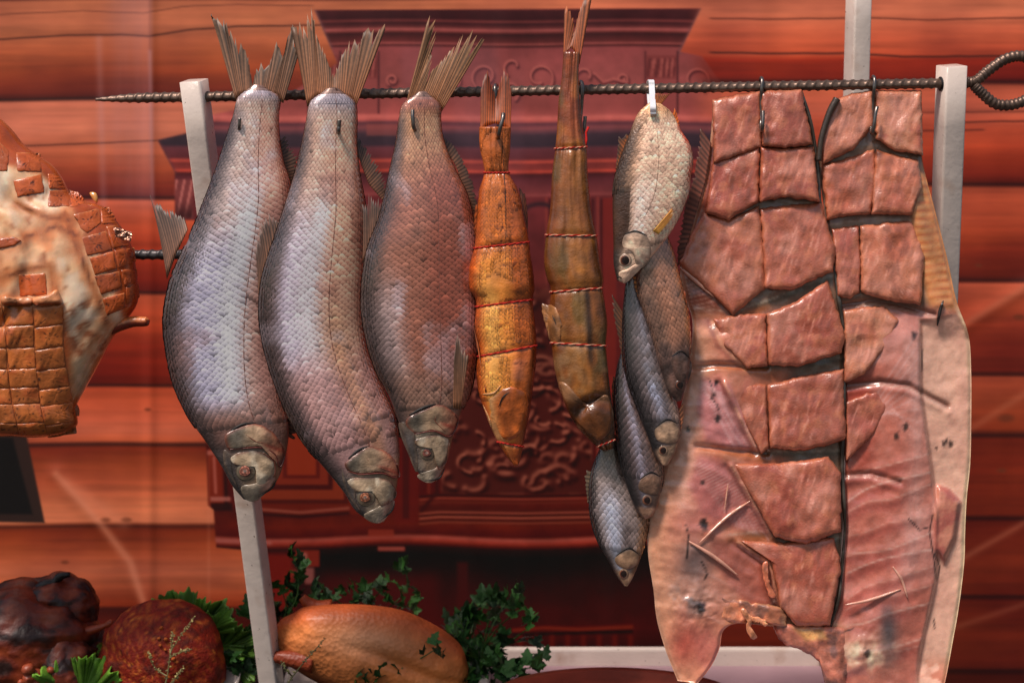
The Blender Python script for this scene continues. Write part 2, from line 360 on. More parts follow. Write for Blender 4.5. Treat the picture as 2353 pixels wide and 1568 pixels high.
    a = np.linspace(pi, 2 * pi, 30); line(np.stack([1240 + 46 * np.cos(a), 505 + 36 * np.sin(a)], 1), 6, (50, 32, 42), .9)
    # carved relief panel
    f1 = fbm(u * 0.014 + 0.6 * fbm(u * .02, v * .02, 71, 2), v * 0.017, 61, 3); f2 = fbm((u + 5) * 0.014 + 0.6 * fbm((u + 5) * .02, (v + 6) * .02, 71, 2), (v + 6) * 0.017, 61, 3)
    gl2 = np.clip((f1 - f2) * 16, -1, 1)
    mr = sm(u, 1010, 1020) * (1 - sm(u, 1352, 1364)) * sm(v, 640, 700) * (1 - sm(v, 1128, 1138))
    gl2 = gl2 * sm(fbm(u * .03, v * .03, 73, 2), .25, .6); cc = mixc(cc, (88, 36, 32), mr); cc = mixc(cc, (150, 80, 68), mr * np.clip(gl2 * 1.4, 0, 1)); cc = mixc(cc, (30, 14, 18), mr * np.clip(-gl2, 0, 1) * .9)
    sub = np.where((u > 1000) & (u < 1375) & (v > 640) & (v < 1145)); su, sv_ = u[sub], v[sub]; rel = np.zeros(su.shape); rr_ = np.random.RandomState(5)
    for k in range(130):
        cx, cy = rr_.uniform(1015, 1355), rr_.uniform(690, 1125); r0 = rr_.uniform(10, 36); a0 = rr_.uniform(0, 6.28); a = np.linspace(a0, a0 + rr_.uniform(1.2, 3.4), 9); rad = r0 * np.linspace(1, rr_.uniform(.3, .8), 9)
        P = np.stack([cx + rad * np.cos(a) * 1.3, cy + rad * np.sin(a)], 1); wd = rr_.uniform(4, 9)
        dl = np.exp(-(ldist(su, sv_, P) / wd) ** 2); d2 = np.exp(-(ldist(su, sv_, P + [4, 7]) / wd) ** 2); rel = rel * (1 - np.maximum(dl, d2) * .7) + dl * .9 - d2 * .75
    RL = np.zeros(u.shape); RL[sub] = rel
    cc = mixc(cc, (70, 26, 24), mr); cc = mixc(cc, (172, 96, 82), mr * np.clip(RL, 0, 1) * .85); cc = mixc(cc, (22, 10, 12), mr * np.clip(-RL, 0, 1))
    for lv, cl in ((1136, (40, 12, 12)), (1143, (130, 54, 44)), (1152, (96, 36, 28)), (1175, (142, 66, 56)), (1181, (58, 20, 16)), (1186, (152, 74, 62)), (1193, (66, 22, 18)), (1198, (120, 52, 42))):
        line([(965, lv + 4), (1010, lv), (1200, lv + 3), (1370, lv)], 2.6, cl, .9)
    line([(1000, 900), (1004, 1130), (968, 1172)], 5, (54, 16, 14), .9); line([(985, 880), (985, 1130)], 4, (122, 44, 36), .6)
    # left doors
    for x0, x1, y0, y1, cl in ((562, 840, 880, 1180, (96, 28, 20)), (585, 800, 900, 1156, (70, 22, 18)), (596, 790, 900, 1146, (122, 44, 28)), (622, 765, 930, 1124, (62, 18, 16)), (634, 754, 940, 1112, (118, 40, 28)), (650, 735, 960, 1098, (86, 24, 20)), (660, 726, 970, 1090, (132, 44, 26))):
        rect(x0, x1, y0, y1, cl, .95, 2.5)
    line([(590, 1168), (690, 1176), (800, 1166)], 3.5, (146, 74, 66), .8); line([(590, 1178), (690, 1186), (800, 1177)], 4, (44, 12, 12), .9)
    rect(846, 905, 1215, 1232, (132, 46, 36), .8); rect(868, 930, 1254, 1264, (150, 66, 60), .9); rect(905, 962, 860, 1200, (90, 22, 18), .7); rect(925, 940, 880, 1190, (50, 14, 14), .6)
    # turned spindle and base on the left
    rect(478, 520, 1000, 1166, (112, 34, 22), 1, 2); line([(514, 1005), (520, 1160)], 5, (38, 12, 14), .9); line([(492, 1050), (496, 1130)], 4, (182, 96, 90), .7)
    rect(476, 530, 1018, 1030, (40, 14, 16), .8); rect(476, 530, 1034, 1044, (176, 96, 92), .7); rect(484, 530, 1140, 1150, (170, 96, 92), .8); rect(484, 534, 1154, 1172, (40, 14, 18), .9)
    line([(497, 1241), (620, 1246)], 5, (158, 84, 82), .8)
    # foot bracket and recess
    rect(678, 734, 1262, 1300, (112, 34, 26), 1, 3); rect(684, 706, 1268, 1300, (178, 110, 108), .6, 4); rect(700, 722, 1302, 1340, (146, 80, 80), .8, 5); line([(660, 1326), (676, 1314)], 9, (160, 84, 82), .8)
    rect(560, 676, 1268, 1400, (112, 26, 16), .9, 12); rect(740, 1010, 1318, 1450, (72, 14, 10), .7, 25); rect(1050, 1075, 1290, 1480, (66, 12, 10), .7, 6)
    line([(1180, 1446), (1250, 1440), (1330, 1444), (1450, 1438)], 5, (120, 38, 28), .85); line([(1180, 1456), (1450, 1449)], 4, (24, 8, 8), .9)
    for bu in range(1196, 1480, 36):
        line([(bu, 1462), (bu, 1486)], 7, (96, 26, 20), .8)
    hi = (1 - sm(v, 420, 620))[..., None]; cc = (cc - 70) * 1.12 + 66; cc = cc * (np.array([.84, .84, .80]) * (1 - hi) + np.array([.88, .74, .71]) * hi) * np.where(v > 860, 1.1, 1.0)[..., None]; cc = np.clip(cc, 8, 255); m = pm(u, v, CABP, 2.5) * (1 - .75 * sm(u, 1572, 1655) * (1 - sm(v, 262, 285))); c = mixc(c, cc, m)
    # worn creases of the print, then vinyl reflections painted as pale bands and haze
    def fold_or_glare(pts, wd, a, tone=(214, 128, 100)):
        nonlocal c
        c = mixc(c, tone, a * np.exp(-(ldist(u, v, pts) / wd) ** 2))
    fold_or_glare([(130, 1090), (230, 1200), (300, 1290), (330, 1385)], 10, .5); fold_or_glare([(155, 1110), (285, 1200)], 16, .25)
    fold_or_glare([(2205, 752), (2400, 632)], 9, .28); fold_or_glare([(2205, 1000), (2420, 860)], 9, .2); fold_or_glare([(2195, 1290), (2440, 1150)], 8, .28); fold_or_glare([(2190, 1440), (2400, 1370)], 8, .18)
    fold_or_glare([(345, -50), (345, 120)], 3, .22, (90, 30, 20)); fold_or_glare([(345, 120), (352, 470)], 5, .3, (200, 150, 165)); fold_or_glare([(228, 90), (238, 470)], 9, .2, (200, 150, 165)); fold_or_glare([(480, 1040), (480, 1380)], 4, .14)  # the lilac upright lines are reflections painted as colour
    glare = sm(u, 215, 300) * (1 - sm(u, 345, 358)) * (1 - sm(v, 420, 520)) * 0.2
    c = mixc(c, (190, 140, 160), glare * (0.5 + fbm(u * .03, v * .004, 77, 3)))  # pale upright reflection of the glossy vinyl, painted into the print
    veil = sm(u, 640, 760) * (1 - sm(u, 1480, 1640)) * (1 - sm(v, 300, 520)) * sm(v, 85, 125) * (0.01 + 0.15 * sm(fbm(u * .011, v * .0016, 79, 3), .46, .74))
    c = mixc(c, (150, 104, 124), veil * sm(v, 0, 25))  # lilac reflection haze painted over the top of the cabinet
    c = 255 * (np.clip(c, 0, 255) / 255) ** np.array([.92, .90, .93])
    weave = 1 + 0.035 * np.sin(u * 1.35) * np.sin(v * 1.35)
    return np.clip(c * weave[..., None], 4, 250)

BD = -1125.0         # banner 0.45 m behind the skewer
us = np.r_[np.linspace(-700, -40, 24)[:-1], np.linspace(-40, 2400, 840), np.linspace(2400, 3050, 24)[1:]]
vs = np.r_[np.linspace(-420, -30, 18)[:-1], np.linspace(-30, 1600, 600), np.linspace(1600, 2700, 24)[1:]]
UU, VV = np.meshgrid(us, vs)
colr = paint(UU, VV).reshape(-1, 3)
wob = 18 * (fbm(UU * .0022, VV * .0009, 91, 2) - .5) + 6 * np.exp(-((UU - 345) / 14) ** 2) + 9 * (fbm(UU * .012, VV * .0015, 93, 2) - .5)
wob = wob + 8 * np.exp(-(ldist(UU, VV, [(130, 1090), (230, 1200), (330, 1385)]) / 22) ** 2) + 6 * np.exp(-(ldist(UU, VV, [(2205, 752), (2420, 620)]) / 20) ** 2)
VB = W(UU, VV, BD + wob).reshape(-1, 3)
ban = empty('printed_banner', W(CU, 2700, BD), 'large vinyl banner printed with a log wall and a carved dark red cabinet', 'banner')
qu = (us[:-1] + us[1:]) / 2; qv = (vs[:-1] + vs[1:]) / 2
QU, QV = np.meshgrid(qu, qv)
reg = np.zeros(QU.shape, int)
for k, sv in enumerate(seams(QU)): reg = np.where(QV > sv, k + 1, reg)
reg = np.where(QU > 1176, reg + 20, reg)
reg[sdist(QU, QV, CABP) > 0] = 100; reg[sdist(QU, QV, WINP) > 0] = 101
GF = grid_faces(len(vs), len(us)).reshape(len(vs) - 1, len(us) - 1, 4)
for rid in np.unique(reg):
    f = GF[reg == rid]; ids, inv = np.unique(f, return_inverse=True)
    nm = 'printed_cabinet' if rid == 100 else 'printed_window' if rid == 101 else 'printed_log'
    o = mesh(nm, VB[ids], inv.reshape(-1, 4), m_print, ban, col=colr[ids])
    if rid == 100: o['label'] = 'printed carved cabinet with cornice and relief door'
    if rid == 101: o['label'] = 'printed dark window'
del UU, VV, colr, VB, GF

# ------------------------------------------------------------------ stand posts, skewers
def post(name, p0, p1, hw, depth, yaw, label, hole=None):
    """square tube with rounded corners from p0 (top) to p1 (bottom), given as (u, v, d)"""
    A, B = W(*p0), W(*p1); ax = (B - A) / np.linalg.norm(B - A)
    x = np.array([math.cos(yaw), math.sin(yaw), 0]); x -= ax * x.dot(ax); x /= np.linalg.norm(x); y = np.cross(ax, x)
    r = 0.22; c = []
    for qx, qy in ((1, 1), (-1, 1), (-1, -1), (1, -1)):
        a0 = math.atan2(qy, qx)
        for a in np.linspace(a0 - pi / 4, a0 + pi / 4, 5): c.append((qx * (1 - r) + r * math.cos(a), qy * (1 - r) + r * math.sin(a)))
    c = np.array(c); n = len(c)
    rings = [(-0.6, .80), (-0.25, .94), (0, 1)] + [(t, 1) for t in np.linspace(0.004, np.linalg.norm(B - A) / S, 14)[1:]]
    V = np.vstack([A + ax * (t * S * 2 if t < 0 else t * S) + (c[:, :1] * x * hw + c[:, 1:] * y * depth) * S * k for t, k in rings])
    F = [tuple(f) for f in grid_faces(len(rings), n, True)]; F.append(tuple(range(n))); F.append(tuple(range((len(rings) - 1) * n, len(rings) * n)))
    root = empty(name, B, label, 'post')
    mesh('tube', V, F, m_paint, root)
    if hole is not None:
        C = W(*hole)
        Vh, Fh = tube_geo([C - x * hw * S * 1.02, C + x * hw * S * 1.025], [16.5 * S] * 2, 20)
        mesh('skewer_hole', Vh, Fh, m_black, root)
    return root
def rodv(u): return 224 - (u - 400) * 0.0182
TZ = 1690
post('stand_post', (446, 186, 9), (640, TZ, -500), 25, 30, -0.16, 'white square post leaning beside the scored roast and the first bream', (449, rodv(449), 0))
post('stand_post', (2185, 152, 9), (2128, TZ, -500), 26, 30, 0.16, 'white square post beside the ring end of the skewer', (2184, rodv(2184), 0))
post('stand_post', (1974, -90, -330), (1925, TZ, -560), 24, 28, 0.25, 'white square post behind the skewer between the two fillets')

def rebar(name, u0, u1, vf, d, r, pitch, mat, label, tip=True, ring=False, origin=None):
    root = empty(name, W((u0 + u1) / 2, vf((u0 + u1) / 2), d), label, 'skewer')
    n = int((u1 - u0) / 1.9); uu = np.linspace(u0, u1, n); na = 24; a = np.linspace(0, 2 * pi, na, endpoint=False)
    A, U = np.meshgrid(a, uu); side = np.sign(np.sin(A))
    ph = (U / pitch + 1.15 * (A % pi) / pi) % 1.0
    rib = np.exp(-((ph - .5) / .15) ** 2) * np.clip(np.abs(np.sin(A - .6)) * 2.2 - .35, 0, 1)
    ang = A - 0.6 + pi / 2; lon = np.exp(-(np.minimum(np.abs(np.angle(np.exp(1j * (ang - pi / 2 + .2)))), np.abs(np.angle(np.exp(1j * (ang + pi / 2 + .2))))) / .16) ** 2)
    R = r * (.95 + 0.2 * rib + 0.14 * lon + .03 * (vn(U * .1, A * 2, 3) - .5))
    tp = np.ones_like(U)
    if tip:
        tp = np.clip(sm(U, u0 - 70, u0 + 120), .12, 1); R = R * tp
    V = W(U, vf(U) - R * np.sin(A) + (1 - tp) * 3, d - R * np.cos(A))
    F = [tuple(f) for f in grid_faces(n, na, True)]; F += [tuple(range(na)), tuple(range((n - 1) * na, n * na))]
    mesh('shaft', V.reshape(-1, 3), F, mat, root)
    return root
rod = rebar('skewer', 220, 2236, rodv, 0, 11.3, 20, m_rebar, 'long ribbed steel skewer carrying all the hanging fish')
P = spl([(2215, 190), (2240, 187), (2268, 164), (2306, 138), (2345, 130), (2380, 150), (2388, 190), (2366, 222), (2330, 240), (2288, 240), (2256, 216), (2236, 196)], 140)
n = len(P); a = np.arange(n)
Vt, Ft = tube_geo(W(P[:, 0], P[:, 1], 2 + 6 * np.sin(a * .05)), (12.0 + 1.6 * np.sin(a * 1.9)) * S, 16)
mesh('ring_handle', Vt, Ft, m_rebar, rod)
rebar('skewer', -420, 500, lambda u: 585 + 0 * np.asarray(u), -150, 11, 22, m_rebar2, 'short dark ribbed skewer pushed through the scored roast', tip=False)

# ------------------------------------------------------------------ generic fish body
class Body:
    def __init__(s, L, R, d0, t, tilt=0.0, back=0.5, n=150, e=0.75, bulge=None, tcurve=None):
        s.L, s.R = spl(L, n), spl(R, n); s.n = n; s.s = np.linspace(0, 1, n)
        wd = np.linalg.norm(s.R - s.L, axis=1); s.w = wd; wm = wd.max()
        s.t = t * (np.clip(wd / wm, .02, 1) ** .8) if tcurve is None else t * np.interp(s.s, *tcurve)
        s.k = tilt * wd / wm; s.back = back; s.e = e; s.bulge = bulge
        s.d0 = np.interp(s.s, np.linspace(0, 1, len(d0)), d0) if np.ndim(d0) else np.full(n, float(d0))
        th = np.linspace(0.03, pi - .03, 70); SS, TT = np.meshgrid(s.s, th, indexing='ij'); s.front = s.uvd(SS, TT).reshape(-1, 3)
        r = 0.5; aa = np.linspace(0, 2 * pi, 721); ds = np.hypot(np.sin(aa), r * np.cos(aa)); s.arc = np.r_[0, np.cumsum((ds[1:] + ds[:-1]) / 2)]; s.arc /= s.arc[-1]; s.aa = aa
    def uvd(s, ss, th):
        ss = np.clip(ss, 0, 1)
        f = lambda x: np.interp(ss, s.s, x)
        lx, ly, rx, ry = f(s.L[:, 0]), f(s.L[:, 1]), f(s.R[:, 0]), f(s.R[:, 1])
        c = np.cos(th); q = np.sin(th); b = s.bulge(ss, th) if s.bulge else 0.0
        u = (lx + rx) / 2 + (rx - lx) / 2 * c * (1 + b * 0); v = (ly + ry) / 2 + (ry - ly) / 2 * c
        d = f(s.d0) + f(s.t) * np.sign(q) * np.abs(q) ** s.e * np.where(q < 0, s.back, 1) - f(s.k) * c + b * np.clip(q, 0, 1)
        return np.stack([u, v, d], -1)
    def P(s, ss, th):
        x = s.uvd(ss, th); return W(x[..., 0], x[..., 1], x[..., 2])
    def depth(s, u, v):
        u = np.atleast_1d(np.asarray(u, float)); v = np.atleast_1d(np.asarray(v, float)); out = np.empty(u.shape)
        for i in np.ndindex(u.shape):
            q = (s.front[:, 0] - u[i]) ** 2 + (s.front[:, 1] - v[i]) ** 2
            j = np.argpartition(q, 5)[:5]; wq = 1 / (q[j] + .5); out[i] = (s.front[j, 2] * wq).sum() / wq.sum()
        return out
    def build(s, name, mat, root, colf, m=72):
        th = np.linspace(0, 2 * pi, m, endpoint=False); SS, TT = np.meshgrid(s.s, th, indexing='ij')
        x = s.uvd(SS, TT); V = W(x[..., 0], x[..., 1], x[..., 2]).reshape(-1, 3); C = colf(x[..., 0], x[..., 1], SS, np.cos(TT)).reshape(-1, 3)
        F = [tuple(f) for f in grid_faces(s.n, m, True)]; F += [tuple(range(m)), tuple(range((s.n - 1) * m, s.n * m))[::-1]]
        return mesh(name, V, F, mat, root, col=C)
    def scales(s, root, colf, pitch, cols, s0, s1, mat, lift=2.2, seed=1, full=True, keep=None, jit=.06, edge=(.62, .74, 1.02, 1.26)):
        r = np.random.RandomState(seed); ctr = (s.L + s.R) / 2
        ln = np.r_[0, np.cumsum(np.linalg.norm(np.diff(ctr, axis=0), axis=1))]; tot = ln[-1]
        rows = np.arange(s0 * tot, s1 * tot, pitch)
        V, F, C = [], [], []; nb = 0
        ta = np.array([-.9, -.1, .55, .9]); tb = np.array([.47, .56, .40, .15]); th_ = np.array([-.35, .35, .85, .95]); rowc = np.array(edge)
        SSs, TTs = [], []
        for i, l in enumerate(rows):
            ss = np.interp(l, ln, s.s); j = np.arange(cols) + (.5 if i % 2 else 0)
            fr = j / cols
            SSs.append(np.full(cols, ss) + 0 * fr); TTs.append(np.interp(fr % 1, s.arc, s.aa))
        SS = np.concatenate(SSs); TT = np.concatenate(TTs)
        SS = SS + r.uniform(-jit, jit, SS.shape) * pitch / tot; TT = TT + r.uniform(-jit, jit, TT.shape) * 2 * pi / cols * .6
        c0 = s.uvd(SS, TT)
        if keep is not None:
            k = keep(c0[..., 0], c0[..., 1], SS, np.cos(TT), r); SS, TT, c0 = SS[k], TT[k], c0[k]
        if not full:
            k = np.sin(TT) > -.35; SS, TT, c0 = SS[k], TT[k], c0[k]
        e = 1e-3; p0 = s.P(SS, TT); ps = s.P(SS + e, TT) - s.P(SS - e, TT); pt = s.P(SS, TT + e) - s.P(SS, TT - e)
        ax = -ps / (np.linalg.norm(ps, axis=1)[:, None] + 1e-12)       # towards the tail
        bx = pt - ax * (pt * ax).sum(1)[:, None]; bx /= np.linalg.norm(bx, axis=1)[:, None] + 1e-12
        nx = np.cross(ax, bx); out = p0 - s.P(SS, TT + pi); fl = np.sign((nx * out).sum(1)); fl[fl == 0] = 1; nx *= fl[:, None]
        wl = np.interp(SS, s.s, s.w); per = wl * 2.42 * (1.0 / cols) * 1.0
        N = len(SS); base = colf(c0[..., 0], c0[..., 1], SS, np.cos(TT)) * (1 + r.normal(0, .05, (N, 1)) + .18 * (r.rand(N, 1) < .08))  # a few scales brightened at random as painted wet glints
        lf = .6 + .45 * sm(fbm(c0[..., 0] * .013, c0[..., 1] * .013, seed + 31, 3), .3, .68); tiltj = r.normal(0, .22, N); sz = r.uniform(.9, 1.12, N)
        VV = np.empty((N, 4, 3, 3)); CC = np.empty((N, 4, 3, 3))
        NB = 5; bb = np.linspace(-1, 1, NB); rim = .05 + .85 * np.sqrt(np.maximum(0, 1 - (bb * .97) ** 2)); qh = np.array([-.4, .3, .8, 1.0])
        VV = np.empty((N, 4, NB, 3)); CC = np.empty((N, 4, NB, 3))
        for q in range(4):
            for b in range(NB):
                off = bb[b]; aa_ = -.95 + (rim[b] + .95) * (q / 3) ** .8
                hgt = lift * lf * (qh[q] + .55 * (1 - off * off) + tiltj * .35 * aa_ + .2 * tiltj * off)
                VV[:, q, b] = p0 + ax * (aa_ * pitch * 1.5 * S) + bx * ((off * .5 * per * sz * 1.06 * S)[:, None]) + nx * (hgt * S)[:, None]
                CC[:, q, b] = np.clip(base * rowc[q] * (1.03 - .1 * off * off), 0, 255)  # bright rim row is each scale's highlight, painted into its colour
        idx = np.arange(N)[:, None] * 4 * NB
        fs = np.array([[q * NB + b, q * NB + b + 1, q * NB + b + NB + 1, q * NB + b + NB] for q in range(3) for b in range(NB - 1)])
        F = (idx[:, :, None] + fs[None]).reshape(-1, 4)
        o = mesh('scales', VV.reshape(-1, 3), F, mat, root, col=CC.reshape(-1, 3)); o['kind'] = 'stuff'
        return o

def pillow(name, poly, dep, h, mat, parent, colf, N=56, rings=9, p=3.0, skirt=3, hn=0, seed=0, on=None, edge=0.0, smooth_n=True, back=False):
    """rounded patch over a star-shaped outline; dep(u,v) is what it lies on"""
    poly = np.asarray(poly, float); B = spl(poly, N * 3, True) if smooth_n else np.vstack([poly, poly[:1]])
    B = rs(np.vstack([B, B[:1]]), N + 1)[:-1]; c = poly.mean(0) if on is None else np.asarray(on, float)
    if edge: B = B + (fbm(B[:, 0] * .11, B[:, 1] * .11, seed + 5, 3) - .5)[:, None] * edge * (B - c) / (np.linalg.norm(B - c, axis=1)[:, None])
    rr = np.r_[1.0, 1.0, np.cos(np.linspace(0, pi / 2, rings + 1))[:-1] ** .8 * .985] if False else np.r_[1.0, np.unique(np.r_[np.linspace(.04, .9, max(3, rings * 2 // 3)), np.cos(np.linspace(0, .45, max(4, rings // 3)))])[::-1] * .988]
    U = c[0] + (B[None, :, 0] - c[0]) * rr[:, None]; V = c[1] + (B[None, :, 1] - c[1]) * rr[:, None]
    hp = h * (1 - np.clip(rr, 0, 1) ** (2 * p)) ** .5; hp[0] = -skirt
    d = dep(U, V) + hp[:, None] + (hn * (fbm(U * .035, V * .03, seed, 2) - .5) * np.clip(hp / h, 0, 1)[:, None] if hn else 0)
    C = colf(U, V, np.broadcast_to(rr[:, None], U.shape)).reshape(-1, 3)
    Vw = W(U, V, d).reshape(-1, 3); n = len(rr)
    F = [tuple(f) for f in grid_faces(n, N, True)]
    cd = np.mean(d[-1]); Vw = np.vstack([Vw, W(c[0], c[1], cd)]); C = np.vstack([C, C[-N:].mean(0)])
    F += [((n - 1) * N + i, (n - 1) * N + (i + 1) % N, n * N) for i in range(N)]
    if back: F.append(tuple(range(N))[::-1])
    return mesh(name, Vw, F, mat, parent, col=C)

def fin(name, base, tips, d0, d1, n, mat, root, cb, ct, seed=0, jag=.12, notch=.18, ridge=1.6, curve=0.0, rows=9, thick=1.0, spread=0.0):
    r = np.random.RandomState(seed); B = rs(base, 2 * n + 1); T = rs(tips, 2 * n + 1) if len(tips) > 1 else None
    dd0 = np.interp(np.linspace(0, 1, 2 * n + 1), np.linspace(0, 1, np.size(d0)), np.atleast_1d(d0)); dd1 = np.interp(np.linspace(0, 1, 2 * n + 1), np.linspace(0, 1, np.size(d1)), np.atleast_1d(d1))
    ln = 1 - jag * r.rand(2 * n + 1) ** 2
    f = np.linspace(0, 1, rows); V = []; C = []
    for k in range(2 * n + 1):
        l = ln[k] if k % 2 else min(ln[max(k - 1, 0)], ln[min(k + 1, 2 * n)]) * (1 - notch * r.rand() ** 1.5 - .03)
        if k in (0, 2 * n): l = ln[k] * .97
        g_ = f * l; side = np.array([-(T[k] - B[k])[1], (T[k] - B[k])[0]])
        P = B[k] + (T[k] - B[k]) * g_[:, None] + side * (curve * (g_ * (1 - g_)) + spread * r.normal(0, 1) * g_ ** 2)[:, None]
        z = dd0[k] + (dd1[k] - dd0[k]) * g_ + ridge * (1 if k % 2 else -.6) * (1 - .5 * g_)
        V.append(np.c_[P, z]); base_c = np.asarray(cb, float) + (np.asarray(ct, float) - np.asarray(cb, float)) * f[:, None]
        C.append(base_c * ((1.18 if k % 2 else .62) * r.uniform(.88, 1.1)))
    V = np.array(V); C = np.array(C).reshape(-1, 3); m = 2 * n + 1
    Wf = W(V[..., 0], V[..., 1], V[..., 2] + thick * .5).reshape(-1, 3); Wb = W(V[..., 0], V[..., 1], V[..., 2] - thick * .5).reshape(-1, 3)
    F = grid_faces(m, rows); k = m * rows; Fb = F[:, ::-1] + k
    bd = list(range(0, rows)) + [i * rows + rows - 1 for i in range(1, m)] + [(m - 1) * rows + i for i in range(rows - 2, -1, -1)] + [i * rows for i in range(m - 2, 0, -1)]
    Fs = np.array([[bd[i], bd[(i + 1) % len(bd)], bd[(i + 1) % len(bd)] + k, bd[i] + k] for i in range(len(bd))])
    return mesh(name, np.vstack([Wf, Wb]), np.vstack([F, Fb, Fs]), mat, root, col=np.clip(np.vstack([C, C]), 0, 255))

def crease(name, pts, dep, r, mat, root, lift=0.0, col=None, n=24):
    P = spl(pts, n); d = dep(P[:, 0], P[:, 1]) + lift
    rr = r * np.sin(np.linspace(.12, pi - .12, n)) ** .6
    V, F = tube_geo(W(P[:, 0], P[:, 1], d), rr * S, 8)
    return mesh(name, V, F, mat, root, col=None if col is None else np.broadcast_to(np.asarray(col, float), (len(V), 3)))

def eye(root, body, u, v, r, iris, ring, name='eye', seed=0, sink=0.35, gape=(0.22, 0.1)):
    d = float(body.depth(u, v)[0])
    dep = lambda U, V: body.depth(U, V)
    a = np.linspace(0, 2 * pi, 16, endpoint=False)
    e = pillow(name, np.stack([u + r * 1.18 * np.cos(a), v + r * 1.1 * np.sin(a)], 1), dep, r * .2, m_head, root, lambda U, V, q: mixc(mixc(np.zeros(U.shape + (3,)) + ring, np.asarray(ring) * .45, sm(q, .75, 1)), (38, 20, 14), 1 - sm(q, .55, .82)), N=32, rings=8, p=1.2)
    s1 = pillow('socket', np.stack([u + r * .82 * np.cos(a), v + r * .78 * np.sin(a)], 1), lambda U, V: dep(U, V) + r * .1, r * .06, m_eye, e, lambda U, V, q: np.zeros(U.shape + (3,)) + (30, 14, 10), N=28, rings=6, p=1.0)
    gx, gy = u - gape[0] * r * .5, v - gape[1] * r
    pillow('iris', np.stack([gx + r * .66 * np.cos(a) * (1 + .08 * np.sin(3 * a)), gy + r * .62 * np.sin(a)], 1), lambda U, V: dep(U, V) + r * .165, r * .05, m_eye, e,
           lambda U, V, q: mixc(mixc(np.zeros(U.shape + (3,)) + iris, np.asarray(iris) * .6, sm(np.abs(q - .62), .2, 0)), (150, 128, 116), 1 - sm(q, .2, .5)) * (1 + 1.1 * (fbm(U * .3, V * .3, seed, 2) - .5))[..., None], N=28, rings=8, p=1.0)
    return e

# ---- S-shaped wire hooks
HG = 'wire hooks hung over the skewer'
def hook(u, tip, label, front=18, over=True, r=3.6, pts=None):
    v = rodv(u)
    P = pts if pts is not None else [(u + 2, v + 16, 17), (u + 2, v - 2, 17), (u, v - 15, 6), (u, v - 15, -6), (u, v - 2, -17), (u, v + 24, -14), (tip[0], tip[1] + 8, tip[2] - 50), (tip[0], tip[1] + 14, tip[2] - 12), (tip[0], tip[1] + 8, tip[2] + 3), (tip[0] + 1, tip[1] - 12, tip[2] + 6)]
    P = spl(P, 60); V, F = tube_geo(W(P[:, 0], P[:, 1], P[:, 2]), r * S, 10)
    o = mesh('wire_hook', V, F, m_hook, origin=W(u, v, 0)); tag(o, label, 'hook', HG)
    return o

# ------------------------------------------------------------------ three large breams
def bream_color(kind, seed):
    def f(u, v, s, x):
        n1 = fbm(u * .012, v * .009, seed, 4) - .5; n2 = fbm(u * .035, v * .03, seed + 3, 3) - .5
        if kind == 0:
            c = np.zeros(np.shape(u) + (3,)) + (208, 176, 160)
            c = mixc(c, (160, 152, 160), 1 - sm(s, .03, .13))
            c = mixc(c, (182, 164, 156), sm(-x, .1, .7) * sm(s, .08, .16))
            c = mixc(c, (226, 164, 142), sm(x, -.1, .5) * sm(s, .08, .18) * (1 - sm(s, .36, .5)))
            c = mixc(c, (190, 190, 214), sm(s, .3, .46) * (1 - sm(s, .72, .80)) * sm(.42 - x, -.2, .6))
            c = mixc(c, (240, 246, 255), np.exp(-((x - .12 + .5 * (s - .5)) / .2) ** 2) * sm(s, .26, .4) * (1 - sm(s, .68, .78)) * .95)  # bluish white highlight down the flank, painted into the colour
            c = mixc(c, (186, 142, 132), sm(s, .3, .45) * sm(x, .25, .7))
            c = mixc(c, (124, 92, 82), sm(s, .70, .78))
        elif kind == 1:
            c = np.zeros(np.shape(u) + (3,)) + (214, 174, 152)
            c = mixc(c, (162, 154, 160), 1 - sm(s, .05, .15))
            c = mixc(c, (236, 176, 148), sm(x, -.35, .2) * sm(s, .12, .2) * (1 - sm(s, .4, .55)))
            c = mixc(c, (200, 192, 210), sm(s, .24, .4) * (1 - sm(s, .62, .74)) * sm(.2 - x, -.3, .7))
            c = mixc(c, (236, 232, 240), np.exp(-((x + .08 + .4 * (s - .5)) / .2) ** 2) * sm(s, .22, .34) * (1 - sm(s, .52, .66)) * .75)  # pale highlight band painted along this flank too
            c = mixc(c, (176, 138, 134), sm(s, .55, .66))
            c = mixc(c, (186, 132, 92), sm(s, .42, .6) * np.exp(-((x - .45) / .22) ** 2) * .7)
            c = mixc(c, (104, 84, 86), sm(-x, .5, .95) * sm(s, .3, .45))
        else:
            c = np.zeros(np.shape(u) + (3,)) + (164, 106, 86)
            c = mixc(c, (150, 138, 142), 1 - sm(s, .0, .06))
            c = mixc(c, (196, 144, 108), sm(s, .08, .14) * (1 - sm(s, .2, .34)))
            c = mixc(c, (156, 88, 70), sm(x, -.1, .4) * sm(s, .2, .4))
            c = mixc(c, (188, 164, 160), sm(-x, .1, .6) * sm(s, .4, .55) * (1 - sm(s, .66, .78)))
            c = mixc(c, (156, 120, 102), sm(s, .62, .76))
        c = mixc(c, (62, 50, 48), sm(-x, .42, .95) * .9 * sm(s, .06, .2)); c = mixc(c, (128, 80, 58), sm(x, .82, .99) * .6)
        c = mixc(c, (112, 84, 70), (1 - sm(s, .012, .04)) * .9)
        c = mixc(c, (126, 84, 72), sm(n1, .10, .26) * .4); c = mixc(c, (208, 204, 222), sm(-n1, .12, .3) * .4 * (1 - sm(s, .7, .8)))
        c = c * (np.array([1.0, .985, .985]) if kind == 2 else np.array([1.015, .985, .98]))
        return np.clip(c * (1 + .16 * n2)[..., None], 0, 255)
    return f
